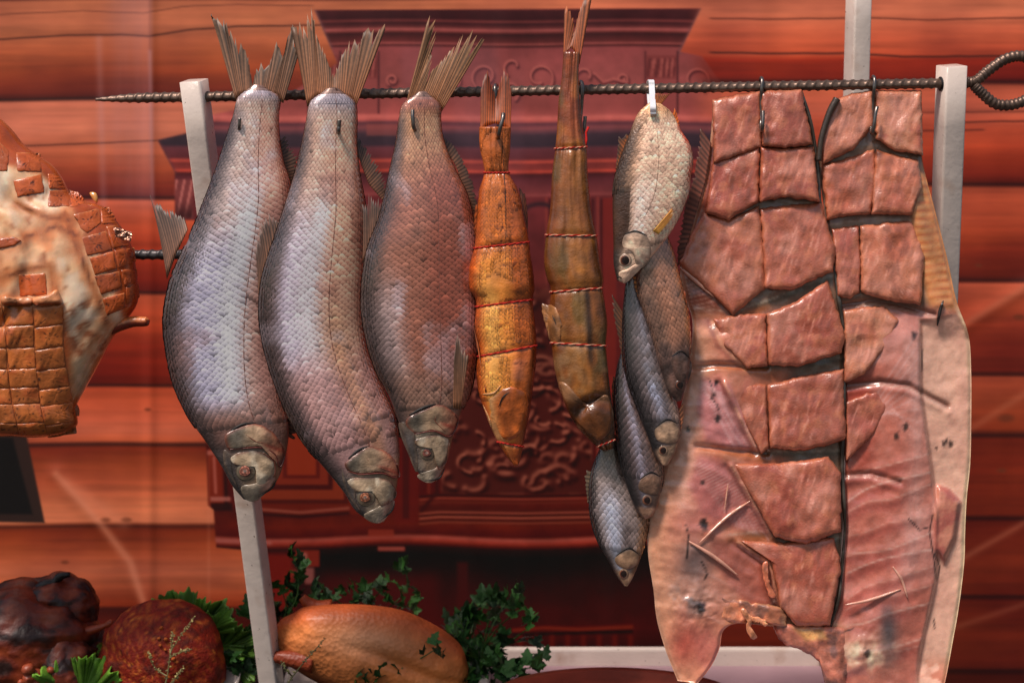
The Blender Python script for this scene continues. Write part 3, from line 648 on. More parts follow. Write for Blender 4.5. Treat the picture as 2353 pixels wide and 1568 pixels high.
def head_color(f, s0, x0=0.0):
    def g(u, v, s, x):
        c = f(u, v, s, x); n = fbm(u * .03, v * .03, 55, 4) - .5
        h = np.zeros(np.shape(u) + (3,)) + (136, 112, 90)
        h = mixc(h, (74, 66, 64), sm(-x, .2, .8)); h = mixc(h, (150, 104, 74), sm(x, .3, .8)); h = mixc(h, (168, 152, 128), sm(n, .05, .3) * .6)
        return mixc(c * .92, np.clip(h * (1 + .6 * n)[..., None], 0, 255), sm(s, s0 - .02, s0 + .025))
    return g
BG = 'dried breams hanging by the tail'
def bream(kind, L, R, d0, label, tail, tailbase, fins, op, cheek, snout, slit, ey, er, iris, dark, cols, pitch, headS, tcol, seed):
    root = empty('dried_bream', W((L[0][0] + R[0][0]) / 2, L[0][1], d0), label, 'fish', BG)
    lx = lambda s, th: 2.0 * np.sin(s * 40 + np.cos(th) * 5) * 0 + .8 * (fbm(s * 9, np.cos(th) * 1.6 + 4, seed, 3) - .5) - 2.2 * np.exp(-((s - headS) / .012) ** 2)
    b = Body(L, R, d0, 44, tilt=34, back=.5, n=190, bulge=lx)
    f = bream_color(kind, seed); hc = head_color(f, headS)
    b.build('body', m_fish, root, hc, 96)
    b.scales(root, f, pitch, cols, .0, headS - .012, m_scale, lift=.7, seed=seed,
             keep=lambda u, v, s, x, r: (r.rand(*np.shape(u)) > .01 + .12 * sm(s, headS - .14, headS)) & (fbm(u * .03, v * .03, seed + 9, 2) < .84 - .2 * sm(s, headS - .16, headS)))
    dep = b.depth
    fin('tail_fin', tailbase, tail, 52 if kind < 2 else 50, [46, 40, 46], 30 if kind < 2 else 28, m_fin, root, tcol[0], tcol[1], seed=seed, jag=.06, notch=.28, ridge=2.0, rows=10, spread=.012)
    ls = np.linspace(.04, headS - .02, 60); lt = np.arccos(.12 + .22 * np.sin(ls * 3.0)); lp = b.uvd(ls, lt)
    Vl, Fl = tube_geo(W(lp[:, 0], lp[:, 1], lp[:, 2] + .4), (.55 + .7 * (np.arange(60) % 2)) * S, 6); mesh('lateral_line', Vl, Fl, m_fish, root, col=np.broadcast_to((120, 74, 62), (len(Vl), 3)))
    for fb, ft, nn, dd in fins:
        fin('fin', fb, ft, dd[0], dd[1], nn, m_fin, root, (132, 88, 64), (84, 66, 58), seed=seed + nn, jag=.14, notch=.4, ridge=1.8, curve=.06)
    nz = lambda U, V: (1 + .9 * (fbm(U * .05, V * .05, seed + 2, 4) - .5))[..., None]
    def opc(U, V, q):
        c = np.zeros(U.shape + (3,)) + (172, 142, 112); ctr = np.mean(op, 0)
        c = mixc(c, (172, 112, 84), sm((U - ctr[0]) / 45, 0, 1)); c = mixc(c, (104, 94, 80), sm(-(U - ctr[0]) / 45, .2, 1)); c = mixc(c, (122, 66, 50), sm(q, .84, .98) * .9)
        c = mixc(c, (150, 60, 42), np.exp(-((V - ctr[1] - .35 * (U - ctr[0])) / 5) ** 2) * sm((U - ctr[0]) / 30, 0, 1) * .8)
        return np.clip(c * nz(U, V), 0, 255)
    def chc(U, V, q):
        c = np.zeros(U.shape + (3,)) + (180, 154, 124); c = mixc(c, (112, 80, 62), sm(q, .78, .97) * .95); c = mixc(c, (206, 190, 164), sm(fbm(U * .06, V * .03, seed + 8, 3), .5, .7) * .8)
        return np.clip(c * nz(U, V), 0, 255)
    def snc(U, V, q):
        c = np.zeros(U.shape + (3,)) + (150, 134, 114); c = mixc(c, (186, 140, 118), sm((U - np.mean(snout, 0)[0]) / 20, 0, 1)); return np.clip(c * nz(U, V), 0, 255)
    pillow('gill_cover', op, dep, 4.6, m_head, root, opc, p=3, hn=5, seed=seed, N=72, rings=16, edge=4)
    pillow('cheek', cheek, dep, 4.2, m_head, root, chc, p=2.6, hn=5, seed=seed + 1, N=66, rings=15, edge=4)
    pillow('snout', snout, dep, 3, m_head, root, snc, p=1.3, hn=4, seed=seed + 2, N=44, rings=9)
    pillow('brow', dark, dep, 2, m_head, root, lambda U, V, q: np.clip(mixc(np.zeros(U.shape + (3,)) + (70, 64, 62), (96, 80, 68), sm(q, .3, .95)) * nz(U, V), 0, 255), p=1.2, hn=5, seed=seed + 3, N=44, rings=8)
    sl_ = np.asarray(slit, float)
    crease('gill_slit', slit, dep, 2.8, m_black, root, lift=1.2)
    oo = np.asarray(op, float); ch = np.asarray(cheek, float)
    crease('gill_seam', oo[len(oo) // 2 - 1:] + [0, 1.5], dep, 1.9, m_head, root, lift=3.2, col=(104, 46, 36), n=40)
    crease('jaw_seam', ch[2:6] + [1, 0], dep, 1.4, m_head, root, lift=2.6, col=(120, 64, 48), n=30)
    crease('gill_ray', [oo[2] * .6 + oo[-2] * .4, oo.mean(0), oo[5] * .7 + oo.mean(0) * .3], dep, 1.2, m_head, root, lift=4.4, col=(132, 78, 56), n=30)
    mo = np.asarray(snout, float); crease('mouth', [mo[2] + [2, 8], (mo[3] + mo[2]) / 2 + [-3, 14], mo[4] + [-4, -4]], dep, 2.0, m_black, root, lift=5.5)
    eye(root, b, ey[0], ey[1], er, iris, (176, 156, 126), seed=seed)
    return root, b

q3 = lambda P: [(x * .2283 + 430, y * .2283 + 859) for x, y in P]
q2 = lambda P: [(x * .48 + 315, y * .48 + 501) for x, y in P]
F1, B1 = bream(0,
    [(574, 203), (548, 226), (538, 262), (520, 320), (493, 400), (455, 500), (420, 580), (392, 650), (378, 730), (383, 800), (400, 880), (430, 950), (470, 1010), (508, 1068), (532, 1112), (560, 1146)],
    [(612, 203), (642, 226), (640, 262), (641, 310), (650, 370), (668, 430), (672, 500), (666, 590), (656, 680), (649, 770), (646, 850), (650, 920), (664, 985), (653, 1060), (632, 1110), (592, 1149)],
    62, 'bluish silver dried bream with a bulging pale eye, next to the leaning post',
    [(481, 22), (497, 40), (509, 29), (528, 69), (552, 99), (571, 124), (580, 198), (590, 150), (604, 140), (619, 148), (636, 95), (652, 128), (668, 62), (676, 52), (687, 130)], [(543, 236), (560, 218), (592, 212), (625, 218), (651, 238)],
    [([(384, 642), (405, 585), (432, 528)], [(342, 437), (352, 462), (372, 468), (398, 482), (424, 500)], 14, ([84, 84], [64, 70])),
     ([(634, 334), (648, 376), (668, 428)], [(655, 312), (672, 334), (686, 360), (687, 392), (674, 428)], 15, ([34, 28], [24, 20])),
     ([(646, 930), (650, 965), (658, 1000)], [(684, 940), (688, 985), (678, 1010)], 7, ([30, 30], [16, 18]))],
    q3([(380, 620), (470, 555), (580, 515), (700, 500), (850, 570), (940, 680), (985, 790), (935, 930), (885, 800), (770, 735), (600, 735), (420, 750)]),
    q3([(440, 830), (600, 765), (760, 790), (865, 870), (885, 960), (870, 1030), (760, 1140), (700, 1090), (690, 960), (590, 890), (480, 910)]),
    q3([(545, 1130), (690, 1095), (885, 1035), (840, 1140), (730, 1250), (650, 1280), (575, 1240)]),
    q3([(440, 565), (560, 505), (690, 492)]), (565, 1083), 19, (196, 120, 98), q3([(370, 760), (430, 800), (450, 930), (470, 1080), (520, 1150), (440, 1040), (370, 900)]), 36, 6.8, .83, ((150, 100, 70), (104, 82, 66)), 3)
F2, B2 = bream(1,
    [(744, 210), (714, 236), (705, 275), (694, 330), (675, 410), (650, 490), (620, 580), (601, 650), (597, 730), (610, 810), (632, 880), (660, 950), (700, 1020), (750, 1080), (790, 1130), (815, 1170), (852, 1198)],
    [(786, 210), (815, 236), (820, 275), (819, 330), (826, 400), (838, 470), (841, 540), (838, 620), (834, 700), (837, 770), (852, 830), (881, 900), (908, 960), (918, 1030), (915, 1090), (906, 1140), (882, 1198)],
    66, 'pinkish silver dried bream with the widest open tail, middle of the three large fish',
    [(671, 47), (680, 55), (688, 46), (700, 60), (715, 11), (724, 75), (732, 84), (750, 131), (768, 178), (776, 150), (786, 124), (803, 91), (819, 84), (830, 100), (841, 62), (863, 69), (880, 49), (890, 60)], [(706, 246), (730, 228), (768, 222), (800, 228), (818, 246)],
    [([(594, 694), (612, 620), (646, 530)], [(587, 575), (596, 515), (607, 484), (624, 488), (643, 512)], 13, ([94, 92], [92, 90])),
     ([(818, 346), (834, 390), (848, 425), (882, 464)], [(819, 308), (840, 336), (860, 364), (877, 393), (889, 420), (891, 456)], 22, ([40, 32], [30, 26])),
     ([(896, 945), (906, 975), (912, 1000)], [(922, 950), (932, 985), (928, 1010)], 6, ([34, 34], [20, 22]))],
    q3([(1585, 900), (1700, 800), (1830, 725), (2000, 780), (2110, 890), (2140, 1010), (2080, 1030), (1960, 990), (1740, 1000), (1620, 970)]),
    q3([(1610, 1070), (1830, 1030), (2040, 1070), (2095, 1170), (2080, 1250), (1970, 1340), (1910, 1250), (1830, 1160), (1700, 1180)]),
    q3([(1770, 1420), (1890, 1350), (2080, 1265), (2050, 1370), (1970, 1480), (1870, 1492)]),
    q3([(1620, 850), (1720, 765), (1830, 722)]), (841, 1143), 18, (186, 112, 78), q3([(1560, 960), (1600, 1060), (1690, 1150), (1700, 1300), (1760, 1400), (1640, 1250), (1570, 1080)]), 36, 6.8, .83, ((170, 108, 70), (124, 92, 70)), 8)
F3, B3 = bream(2,
    [(954, 218), (925, 242), (917, 275), (909, 330), (894, 400), (874, 490), (846, 570), (833, 650), (833, 720), (845, 790), (865, 850), (890, 900), (913, 960), (935, 1030), (955, 1075), (977, 1106)],
    [(986, 218), (1011, 242), (1012, 275), (1018, 320), (1040, 380), (1073, 450), (1090, 530), (1096, 620), (1098, 700), (1096, 770), (1091, 840), (1080, 900), (1058, 950), (1041, 1000), (1026, 1060), (1004, 1103)],
    70, 'reddish brown dried bream with a half folded tail, beside the orange tied fish',
    [(985, 42), (990, 34), (996, 38), (1000, 62), (1003, 84), (996, 112), (986, 182), (992, 160), (1012, 140), (1036, 112), (1050, 104), (1064, 73), (1080, 84), (1088, 64), (1100, 84), (1113, 77), (1118, 92)], [(928, 256), (945, 236), (970, 228), (995, 234), (1014, 258)],
    [([(832, 608), (852, 560), (884, 505)], [(832, 462), (850, 440), (872, 455), (888, 478)], 12, ([100, 98], [96, 94])),
     ([(1012, 326), (1046, 380), (1090, 496)], [(1016, 308), (1038, 328), (1066, 370), (1088, 420), (1100, 480), (1099, 505)], 26, ([40, 26], [32, 20]))],
    q2([(1285, 965), (1380, 912), (1450, 892), (1520, 930), (1536, 975), (1495, 1040), (1420, 1015), (1325, 1030)]),
    q2([(1330, 1062), (1420, 1036), (1490, 1056), (1482, 1150), (1442, 1200), (1424, 1130), (1390, 1082), (1350, 1092)]),
    q2([(1340, 1230), (1415, 1200), (1468, 1178), (1432, 1250), (1385, 1264)]),
    q2([(1300, 942), (1370, 906), (1430, 888)]), (982, 1041), 14, (150, 88, 74), q2([(1255, 975), (1320, 1000), (1335, 1080), (1345, 1170), (1335, 1215), (1295, 1120), (1262, 1040)]), 38, 6.4, .82, ((172, 114, 76), (138, 102, 72)), 15)
pc = fin('pectoral_fin', q2([(1512, 905), (1545, 915), (1552, 880)]), q2([(1516, 660), (1530, 538), (1556, 600), (1588, 660)]), 100, [112, 104], 9, m_fin, F3, (150, 98, 66), (96, 74, 60), seed=4, jag=.08, notch=.2, ridge=2)
hook(549, (550, 284, 92), 'thin wire hook end poking out of the bluish silver bream near its tail')
hook(779, (778, 292, 98), 'short upright wire hook end in the tail stem of the middle bream', pts=[(782, 234, 17), (782, 206, 16), (780, 202, 0), (779, 206, -16), (779, 240, -14), (778, 305, 30), (778, 303, 96), (779, 290, 104), (780, 276, 106)], r=4.4)
hook(950, (950, 285, 98), 'bent wire hook curving into the tail of the reddish brown bream', pts=[(946, 240, 17), (946, 206, 15), (948, 200, 0), (949, 208, -16), (952, 262, 0), (953, 298, 60), (953, 299, 94), (950, 290, 104), (948, 270, 106), (948, 254, 102)], r=4.4)

# ------------------------------------------------------------------ two hot-smoked fish tied with string
def tied(root, body, vs_list, rad=1.45):
    for k, (s_, tl) in enumerate(vs_list):
        th = np.linspace(0, 2 * pi, 90); ss = s_ + tl * np.cos(th)
        x = body.uvd(ss, th); out = np.stack([np.cos(th), np.zeros_like(th), np.sin(th)], -1)
        P = W(x[:, 0] + 2.2 * np.cos(th), x[:, 1], x[:, 2] + 2.2 * np.sin(th))
        J = Join()
        for ph, cl in ((0, (176, 34, 30)), (pi, (206, 150, 122) if rad > 1.5 else (188, 52, 42))):
            q = np.arange(90) * .75 + ph
            off = np.stack([0 * q, .8 * rad * S * np.cos(q), .8 * rad * S * np.sin(q)], -1)
            V, F = tube_geo(P + off, rad * .82 * S, 6); J.add(V, F, cl)
        J.build('string_tie', m_string, root)
def s_at(body, v):
    c = (body.L[:, 1] + body.R[:, 1]) / 2; return float(np.interp(v, c, body.s))
SG = 'smoked fish bound with red and white string'
# orange one
L4 = [(1101, 292), (1103, 345), (1113, 395), (1101, 440), (1095, 510), (1091, 565), (1079, 612), (1078, 660), (1094, 694), (1091, 750), (1099, 802), (1095, 850), (1100, 900), (1115, 950), (1136, 1000), (1160, 1042), (1181, 1069)]
R4 = [(1173, 292), (1171, 345), (1168, 395), (1190, 440), (1206, 510), (1215, 560), (1222, 610), (1227, 660), (1223, 690), (1229, 750), (1232, 795), (1229, 850), (1223, 900), (1216, 950), (1206, 1000), (1198, 1042), (1191, 1068)]
F4 = empty('smoked_fish', W(1137, 292, 55), 'bright orange smoked fish tied round with red string', 'fish', SG)
b4 = Body(L4, R4, 62, 46, back=.7, n=170)
pin4 = [(s_at(b4, 397), .0), (s_at(b4, 563), -.006), (s_at(b4, 696), -.008), (s_at(b4, 806), -.012), (s_at(b4, 1020), .008)]
b4.bulge = lambda s, th: 6 * (fbm(s * 14, np.cos(th) * 1.5 + 9, 31, 3) - .5) + 7 * (fbm(s * 6, np.cos(th) * 5 + 2, 38, 3) - .5) - sum(3 * np.exp(-((s - p[0] - p[1] * np.cos(th)) / .008) ** 2) for p in pin4)
def c4(u, v, s, x):
    n = fbm(u * .02, v * .012, 33, 4) - .5; n2 = fbm(u * .05, v * .05, 35, 3) - .5
    c = np.zeros(np.shape(u) + (3,)) + (222, 134, 54)
    c = mixc(c, (160, 72, 24), sm(x, .1, .5) * .75); c = mixc(c, (172, 74, 26), sm(-x, .6, .95)); c = mixc(c, (122, 48, 20), sm(x, .75, .98))
    c = mixc(c, (190, 100, 44), 1 - sm(s, .1, .2)); c = mixc(c, (240, 176, 90), np.exp(-((x + .45) / .3) ** 2) * sm(s, .35, .5) * .8); c = mixc(c, (176, 86, 34), sm(s, .1, .2) * (1 - sm(s, .3, .36)) * .6)
    raw = np.exp(-((x - .45) / .22) ** 2) * sm(s, .60, .63) * (1 - sm(s, .86, .9)) * sm(np.sin(v * .068 + .4), -.5, .2)
    c = mixc(c, (204, 120, 84), raw * .85)
    c = mixc(c, (188, 132, 84), sm(s, .81, .84) * (1 - sm(s, .88, .93)) * sm(-x, -.3, .6)); c = mixc(c, (146, 62, 22), sm(s, .87, .95) * .8)
    for cvv, cu0 in ((440, 1180), (470, 1165), (525, 1163), (558, 1158), (566, 1166), (608, 1165), (747, 1170), (790, 1190), (832, 1196)):
        c = mixc(c, (64, 26, 14), .85 * np.exp(-((v - cvv - 2.2 * np.sin(u * .5) - .12 * (cu0 - u)) / 2.0) ** 2) * np.exp(-((u - cu0) / 24) ** 4) * sm(fbm(u * .2, v * .2, 8, 2), .3, .5))
    c = mixc(c, (140, 58, 22), sm(n, .12, .28) * .4)
    return np.clip(c * (1 + .3 * n2 + .25 * n)[..., None], 0, 255)
b4.front = b4.uvd(*np.meshgrid(b4.s, np.linspace(.03, pi - .03, 70), indexing='ij')).reshape(-1, 3)
b4.build('body', m_smoke, F4, c4, 84)
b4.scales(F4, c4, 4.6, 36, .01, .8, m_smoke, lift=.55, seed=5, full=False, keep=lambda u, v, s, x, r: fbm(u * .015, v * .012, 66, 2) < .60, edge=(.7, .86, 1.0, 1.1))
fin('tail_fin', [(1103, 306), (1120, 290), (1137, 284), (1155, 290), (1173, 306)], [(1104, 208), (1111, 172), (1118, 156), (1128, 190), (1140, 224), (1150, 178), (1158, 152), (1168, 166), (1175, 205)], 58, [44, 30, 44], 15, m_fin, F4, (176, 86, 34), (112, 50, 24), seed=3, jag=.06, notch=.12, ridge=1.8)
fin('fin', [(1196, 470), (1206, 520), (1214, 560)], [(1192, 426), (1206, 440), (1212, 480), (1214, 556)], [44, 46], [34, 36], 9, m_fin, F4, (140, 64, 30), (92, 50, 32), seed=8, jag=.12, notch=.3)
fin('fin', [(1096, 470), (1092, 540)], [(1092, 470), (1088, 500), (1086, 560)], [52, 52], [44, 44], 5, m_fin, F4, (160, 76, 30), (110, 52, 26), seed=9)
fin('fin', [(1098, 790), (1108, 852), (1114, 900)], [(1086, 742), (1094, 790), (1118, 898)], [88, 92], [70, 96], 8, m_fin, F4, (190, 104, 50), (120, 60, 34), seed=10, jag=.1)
pillow('gill_cover', [(1122, 925), (1140, 905), (1165, 890), (1200, 895), (1214, 925), (1200, 985), (1165, 1010), (1138, 975)], b4.depth, 5, m_smoke, F4, lambda U, V, q: np.clip(mixc(np.zeros(U.shape + (3,)) + (168, 84, 32), (214, 160, 104), sm(-(U - 1160) / 40, 0, 1) * sm(q, .4, .9)) * (1 + .9 * (fbm(U * .06, V * .05, 5, 4) - .5))[..., None], 0, 255), hn=9, seed=2, edge=9)
for k, (a0, a1) in enumerate((((1108, 905), (1150, 885)), ((1110, 930), (1128, 980)))):
    crease('torn_skin', [a0, ((a0[0] + a1[0]) / 2 + 5, (a0[1] + a1[1]) / 2 + 7), a1], b4.depth, 2.2, m_fat, F4, lift=1.5, col=(206, 150, 100))
crease('gill_slit', [(1145, 935), (1155, 912), (1170, 900)], b4.depth, 1.5, m_black, F4, lift=5)
crease('side_seam', [(1153, 320), (1158, 400), (1162, 500), (1160, 640)], b4.depth, 1.1, m_black, F4, lift=.5, n=60)
tied(F4, b4, pin4)
hook(1150, (1150, 285, 100), 'shiny curved wire hook through the tail of the orange tied fish', pts=[(1138, 232, 18), (1137, 204, 16), (1138, 196, 0), (1142, 204, -17), (1146, 250, -6), (1144, 312, 60), (1145, 312, 100), (1149, 294, 112), (1155, 272, 110), (1156, 262, 104)], r=4.6)
# dark one
L5 = [(1294, 120), (1290, 180), (1283, 230), (1279, 300), (1275, 342), (1268, 400), (1263, 480), (1254, 538), (1249, 600), (1256, 640), (1264, 662), (1262, 700), (1259, 745), (1266, 790), (1274, 850), (1294, 920), (1322, 975), (1358, 1014), (1386, 1036)]
R5 = [(1331, 120), (1329, 180), (1332, 230), (1339, 300), (1347, 338), (1350, 400), (1358, 480), (1370, 540), (1379, 600), (1386, 640), (1384, 662), (1390, 700), (1395, 745), (1392, 790), (1396, 840), (1402, 900), (1410, 958), (1412, 1000), (1408, 1030)]
F5 = empty('smoked_fish', W(1312, 120, 55), 'dark brown smoked fish with a broken head tied by striped string', 'fish', SG)
b5 = Body(L5, R5, 62, 44, back=.7, n=180)
pin5 = [(s_at(b5, 340), .0), (s_at(b5, 541), .0), (s_at(b5, 666), -.008), (s_at(b5, 791), .004), (s_at(b5, 1018), -.006)]
b5.bulge = lambda s, th: 8 * (fbm(s * 12, np.cos(th) * 1.6 + 3, 37, 3) - .5) + 10 * (fbm(s * 5, np.cos(th) * 5 + 2, 39, 3) - .5) - sum(3.6 * np.exp(-((s - p[0] - p[1] * np.cos(th)) / .008) ** 2) for p in pin5) - 16 * np.exp(-((s - .846 - .02 * (np.cos(th) - .3) ** 2) / .012) ** 2) + 5 * np.exp(-((np.cos(th) - .35) / .1) ** 2) * sm(s, .5, .6) * (1 - sm(s, .8, .85))
b5.front = b5.uvd(*np.meshgrid(b5.s, np.linspace(.03, pi - .03, 70), indexing='ij')).reshape(-1, 3)
def c5(u, v, s, x):
    n = fbm(u * .018, v * .010, 43, 4) - .5; n2 = fbm(u * .05, v * .05, 45, 3) - .5
    c = np.zeros(np.shape(u) + (3,)) + (136, 78, 30)
    c = mixc(c, (146, 68, 28), 1 - sm(s, .12, .25)); c = mixc(c, (166, 108, 50), np.exp(-((x - .1) / .3) ** 2) * sm(s, .3, .4) * .6); c = mixc(c, (96, 46, 18), sm(-x, .4, .9) * .7); c = mixc(c, (70, 38, 18), sm(x, .55, .95) * .7)
    c = mixc(c, (150, 112, 76), sm(fbm(u * .025, v * .025, 47, 3), .42, .6) * sm(s, .64, .72) * (1 - sm(s, .82, .86)) * .8)
    c = mixc(c, (82, 66, 34), sm(n, .02, .2) * .7); c = mixc(c, (186, 116, 46), sm(-n, .08, .24) * .6); c = mixc(c, (44, 28, 18), np.exp(-((x - .38) / .1) ** 2) * sm(s, .5, .6) * (1 - sm(s, .74, .8)) * .75)
    g_ = np.exp(-((s - .846 - .02 * (x - .3) ** 2) / .013) ** 2); c = mixc(c, (52, 30, 22), g_ * .9)
    c = mixc(c, (176, 136, 104), np.exp(-((s - .868 - .02 * (x - .3) ** 2) / .008) ** 2) * .75); c = mixc(c, (70, 38, 18), sm(s, .885, .92) * .8)
    return np.clip(c * (1 + .4 * n2 + .35 * n)[..., None], 0, 255)
b5.build('body', m_smoke, F5, c5, 84)
fin('tail_fin', [(1293, 150), (1300, 122), (1312, 110), (1322, 122), (1331, 150)], [(1296, 18), (1303, 12), (1310, 26), (1316, 34), (1321, 72), (1326, 40), (1338, -4), (1350, -14), (1360, -8)], 60, [50, 44, 50], 11, m_fin, F5, (166, 84, 42), (150, 84, 50), seed=6, jag=.05, notch=.15, ridge=1.6)
pillow('torn_flap', [(1244, 700), (1258, 700), (1276, 706), (1290, 740), (1284, 788), (1268, 790), (1254, 752)], b5.depth, 3, m_smoke, F5, lambda U, V, q: np.clip((np.zeros(U.shape + (3,)) + (150, 100, 60)) * (1 + .9 * (fbm(U * .08, V * .06, 4, 3) - .5))[..., None], 0, 255), hn=8, seed=7, edge=10)
crease('tear', [(1268, 724), (1274, 736), (1279, 752)], b5.depth, 1.3, m_black, F5, lift=2)
pillow('gill_cover', [(1282, 882), (1300, 880), (1322, 905), (1352, 928), (1392, 905), (1404, 930), (1404, 980), (1380, 1010), (1345, 992), (1310, 950)], b5.depth, 6, m_smoke, F5, lambda U, V, q: np.clip(mixc(np.zeros(U.shape + (3,)) + (96, 54, 24), (166, 120, 84), sm(930 - V, 0, 18) * .8) * (1 + .9 * (fbm(U * .05, V * .05, 5, 4) - .5))[..., None], 0, 255), hn=6, seed=12, edge=6)
tied(F5, b5, pin5, 1.52)
Vt, Ft = tube_geo(W([1344, 1347, 1346, 1352], [338, 322, 305, 292], [70, 66, 60, 62]), 2.6 * S, 6); mesh('string_end', Vt, Ft, m_string, F5, col=np.broadcast_to((190, 34, 30), (len(Vt), 3)))
hook(1335, None, 'wire hook gripping the dark tied fish from behind with its loop over the skewer', pts=[(1327, 222, -17), (1327, 200, -17), (1330, 190, -2), (1336, 190, 12), (1338, 205, 19), (1336, 235, 16), (1334, 262, 14), (1331, 300, 20), (1333, 316, 26), (1340, 300, 30), (1343, 280, 30), (1344, 268, 30)], r=4.4)

# ------------------------------------------------------------------ bunch of small dried fish
PG = 'small dried fish bunched below the white cable tie'
def small_fish(L, R, d0, t, label, kind, ey, er, op, pitch, cols, headS, seed, fins=(), tail=None, tilt=6, pale=False):
    root = empty('small_fish', W((L[0][0] + R[0][0]) / 2, L[0][1], d0), label, 'fish', PG)
    b = Body(L, R, d0, t, tilt=tilt, back=.8, n=120, bulge=lambda s, th: 2.5 * (fbm(s * 8, np.cos(th) * 1.5 + 2, seed, 3) - .5))
    pale_ = kind == 'pale'
    def f(u, v, s, x):
        n = fbm(u * .025, v * .02, seed, 4) - .5; n2 = fbm(u * .06, v * .06, seed + 4, 3) - .5
        if kind == 'pale':
            c = np.zeros(np.shape(u) + (3,)) + (244, 198, 168)
            c = mixc(c, (240, 208, 192), sm(s, .4, .6) * sm(.5 - x, 0, .8)); c = mixc(c, (150, 116, 92), 1 - sm(x, -.62, -.3))
            c = mixc(c, (72, 52, 40), (1 - sm(x, -.82, -.55)) * sm(s, .12, .3)); c = mixc(c, (186, 70, 48), sm(x, .86, 1) * sm(s, .15, .25) * (1 - sm(s, .5, .62)) * sm(n, -.1, .1)); c = mixc(c, (96, 62, 44), (1 - sm(x, -.62, -.46)) * sm(s, .5, .56))
            c = mixc(c, (200, 150, 108), (1 - sm(s, .08, .2)))
        elif kind == 'brown':
            c = np.zeros(np.shape(u) + (3,)) + (168, 116, 92); c = mixc(c, (120, 90, 76), 1 - sm(x, -.5, .1)); c = mixc(c, (176, 108, 62), sm(x, .65, .95)); c = mixc(c, (92, 70, 64), sm(s, .62, .75))
        elif kind == 'blue':
            c = np.zeros(np.shape(u) + (3,)) + (112, 98, 98); c = mixc(c, (196, 204, 232), np.exp(-((x - .1) / .26) ** 2) * np.clip(.5 + 2.4 * n, 0, 1) * sm(s, .15, .3)); c = mixc(c, (42, 37, 38), 1 - sm(x, -.85, -.15)); c = mixc(c, (160, 128, 112), sm(x, .5, .9)); c = mixc(c, (150, 118, 96), sm(x, .2, .7) * sm(s, .62, .75))  # includes a bluish highlight streak painted along the silver flank
        elif kind == 'dark':
            c = np.zeros(np.shape(u) + (3,)) + (112, 92, 90); c = mixc(c, (42, 36, 37), 1 - sm(x, -.85, -.1)); c = mixc(c, (182, 180, 204), np.exp(-((x + .05) / .22) ** 2) * .6); c = mixc(c, (128, 96, 80), sm(x, .35, .85))
        else:
            c = np.zeros(np.shape(u) + (3,)) + (142, 124, 118); c = mixc(c, (200, 210, 234), np.exp(-((x + .25) / .35) ** 2) * sm(s, .2, .4) * .8); c = mixc(c, (84, 68, 56), 1 - sm(s, .05, .25)); c = mixc(c, (150, 106, 74), sm(x, .55, .9)); c = mixc(c, (58, 50, 50), 1 - sm(x, -.95, -.6))
        if kind != 'pale': c = mixc(c, (62, 50, 48), sm(n, .12, .3) * .5)
        return np.clip(c * (1 + .3 * n2 + .2 * n)[..., None], 0, 255)
    hb = {'pale': (240, 200, 170), 'brown': (104, 76, 66), 'blue': (184, 148, 118), 'dark': (148, 112, 90), 'silver': (168, 132, 102)}[kind]
    def hc(u, v, s, x):
        n = fbm(u * .05, v * .05, seed + 6, 3) - .5
        h = np.zeros(np.shape(u) + (3,)) + hb; h = mixc(h, (64, 50, 44), 1 - sm(x, -.95, -.45))
        return mixc(f(u, v, s, x) * .72, np.clip(h * (1 + .8 * n)[..., None], 0, 255), sm(s, headS - .02, headS + .03))
    b.build('body', m_fish, root, hc, 72)
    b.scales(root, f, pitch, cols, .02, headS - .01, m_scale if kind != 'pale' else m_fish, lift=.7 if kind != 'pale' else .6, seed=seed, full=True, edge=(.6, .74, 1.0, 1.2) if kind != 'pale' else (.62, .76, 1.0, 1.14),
             keep=lambda u, v, s, x, r: (r.rand(*np.shape(u)) > .03) & ~((kind == 'pale') & (x < -.5) & (s > .52)))
    op = np.asarray(op, float); op = (op - op.mean(0)) * (1.02 if pale_ else 1.18) + op.mean(0)
    pillow('gill_cover', op, b.depth, 2.6, m_head, root, lambda U, V, q: np.clip(mixc(np.zeros(U.shape + (3,)) + np.asarray(hb) * (.98 if pale_ else .86), np.asarray(hb) * .66, sm(q, .55, .98)) * (1.05 + .9 * (fbm(U * .08, V * .08, seed, 3) - .5))[..., None], 0, 255), p=1.4, hn=3, seed=seed, N=40, rings=8)
    crease('gill_slit', [op[0] + [0, -2], op[1] + [0, -3], op[2] + [0, -2]], b.depth, 1.7, m_black, root, lift=1.0)
    a = np.linspace(0, 2 * pi, 14, endpoint=False)
    e = pillow('eye', np.stack([ey[0] + er * 1.35 * np.cos(a), ey[1] + er * 1.4 * np.sin(a)], 1), b.depth, er * .25, m_head, root, lambda U, V, q: np.clip(mixc(np.zeros(U.shape + (3,)) + np.asarray(hb) * .98, np.asarray(hb) * .6, sm(q, .7, 1)), 0, 255), N=28, rings=7, p=1.2)
    pillow('socket', np.stack([ey[0] - er * .1 + er * .95 * np.cos(a), ey[1] + er * 1.02 * np.sin(a)], 1), lambda U, V: b.depth(U, V) + er * .2, er * .1, m_eye, e, lambda U, V, q: mixc(np.zeros(U.shape + (3,)) + (30, 14, 10), (132, 74, 52), sm(q, .6, .95) * sm(U - ey[0], er * .6, -er * .6)), N=24, rings=6, p=1.0)
    for nm, fb, ft, nn, dd, cb, ct in fins:
        fin(nm, fb, ft, dd, dd, nn, m_fin, root, cb, ct, seed=seed + nn, jag=.12, notch=.3, ridge=1.3)
    return root, b
qa = lambda P: [(x * .3197 + 1325, y * .3197 + 179) for x, y in P]
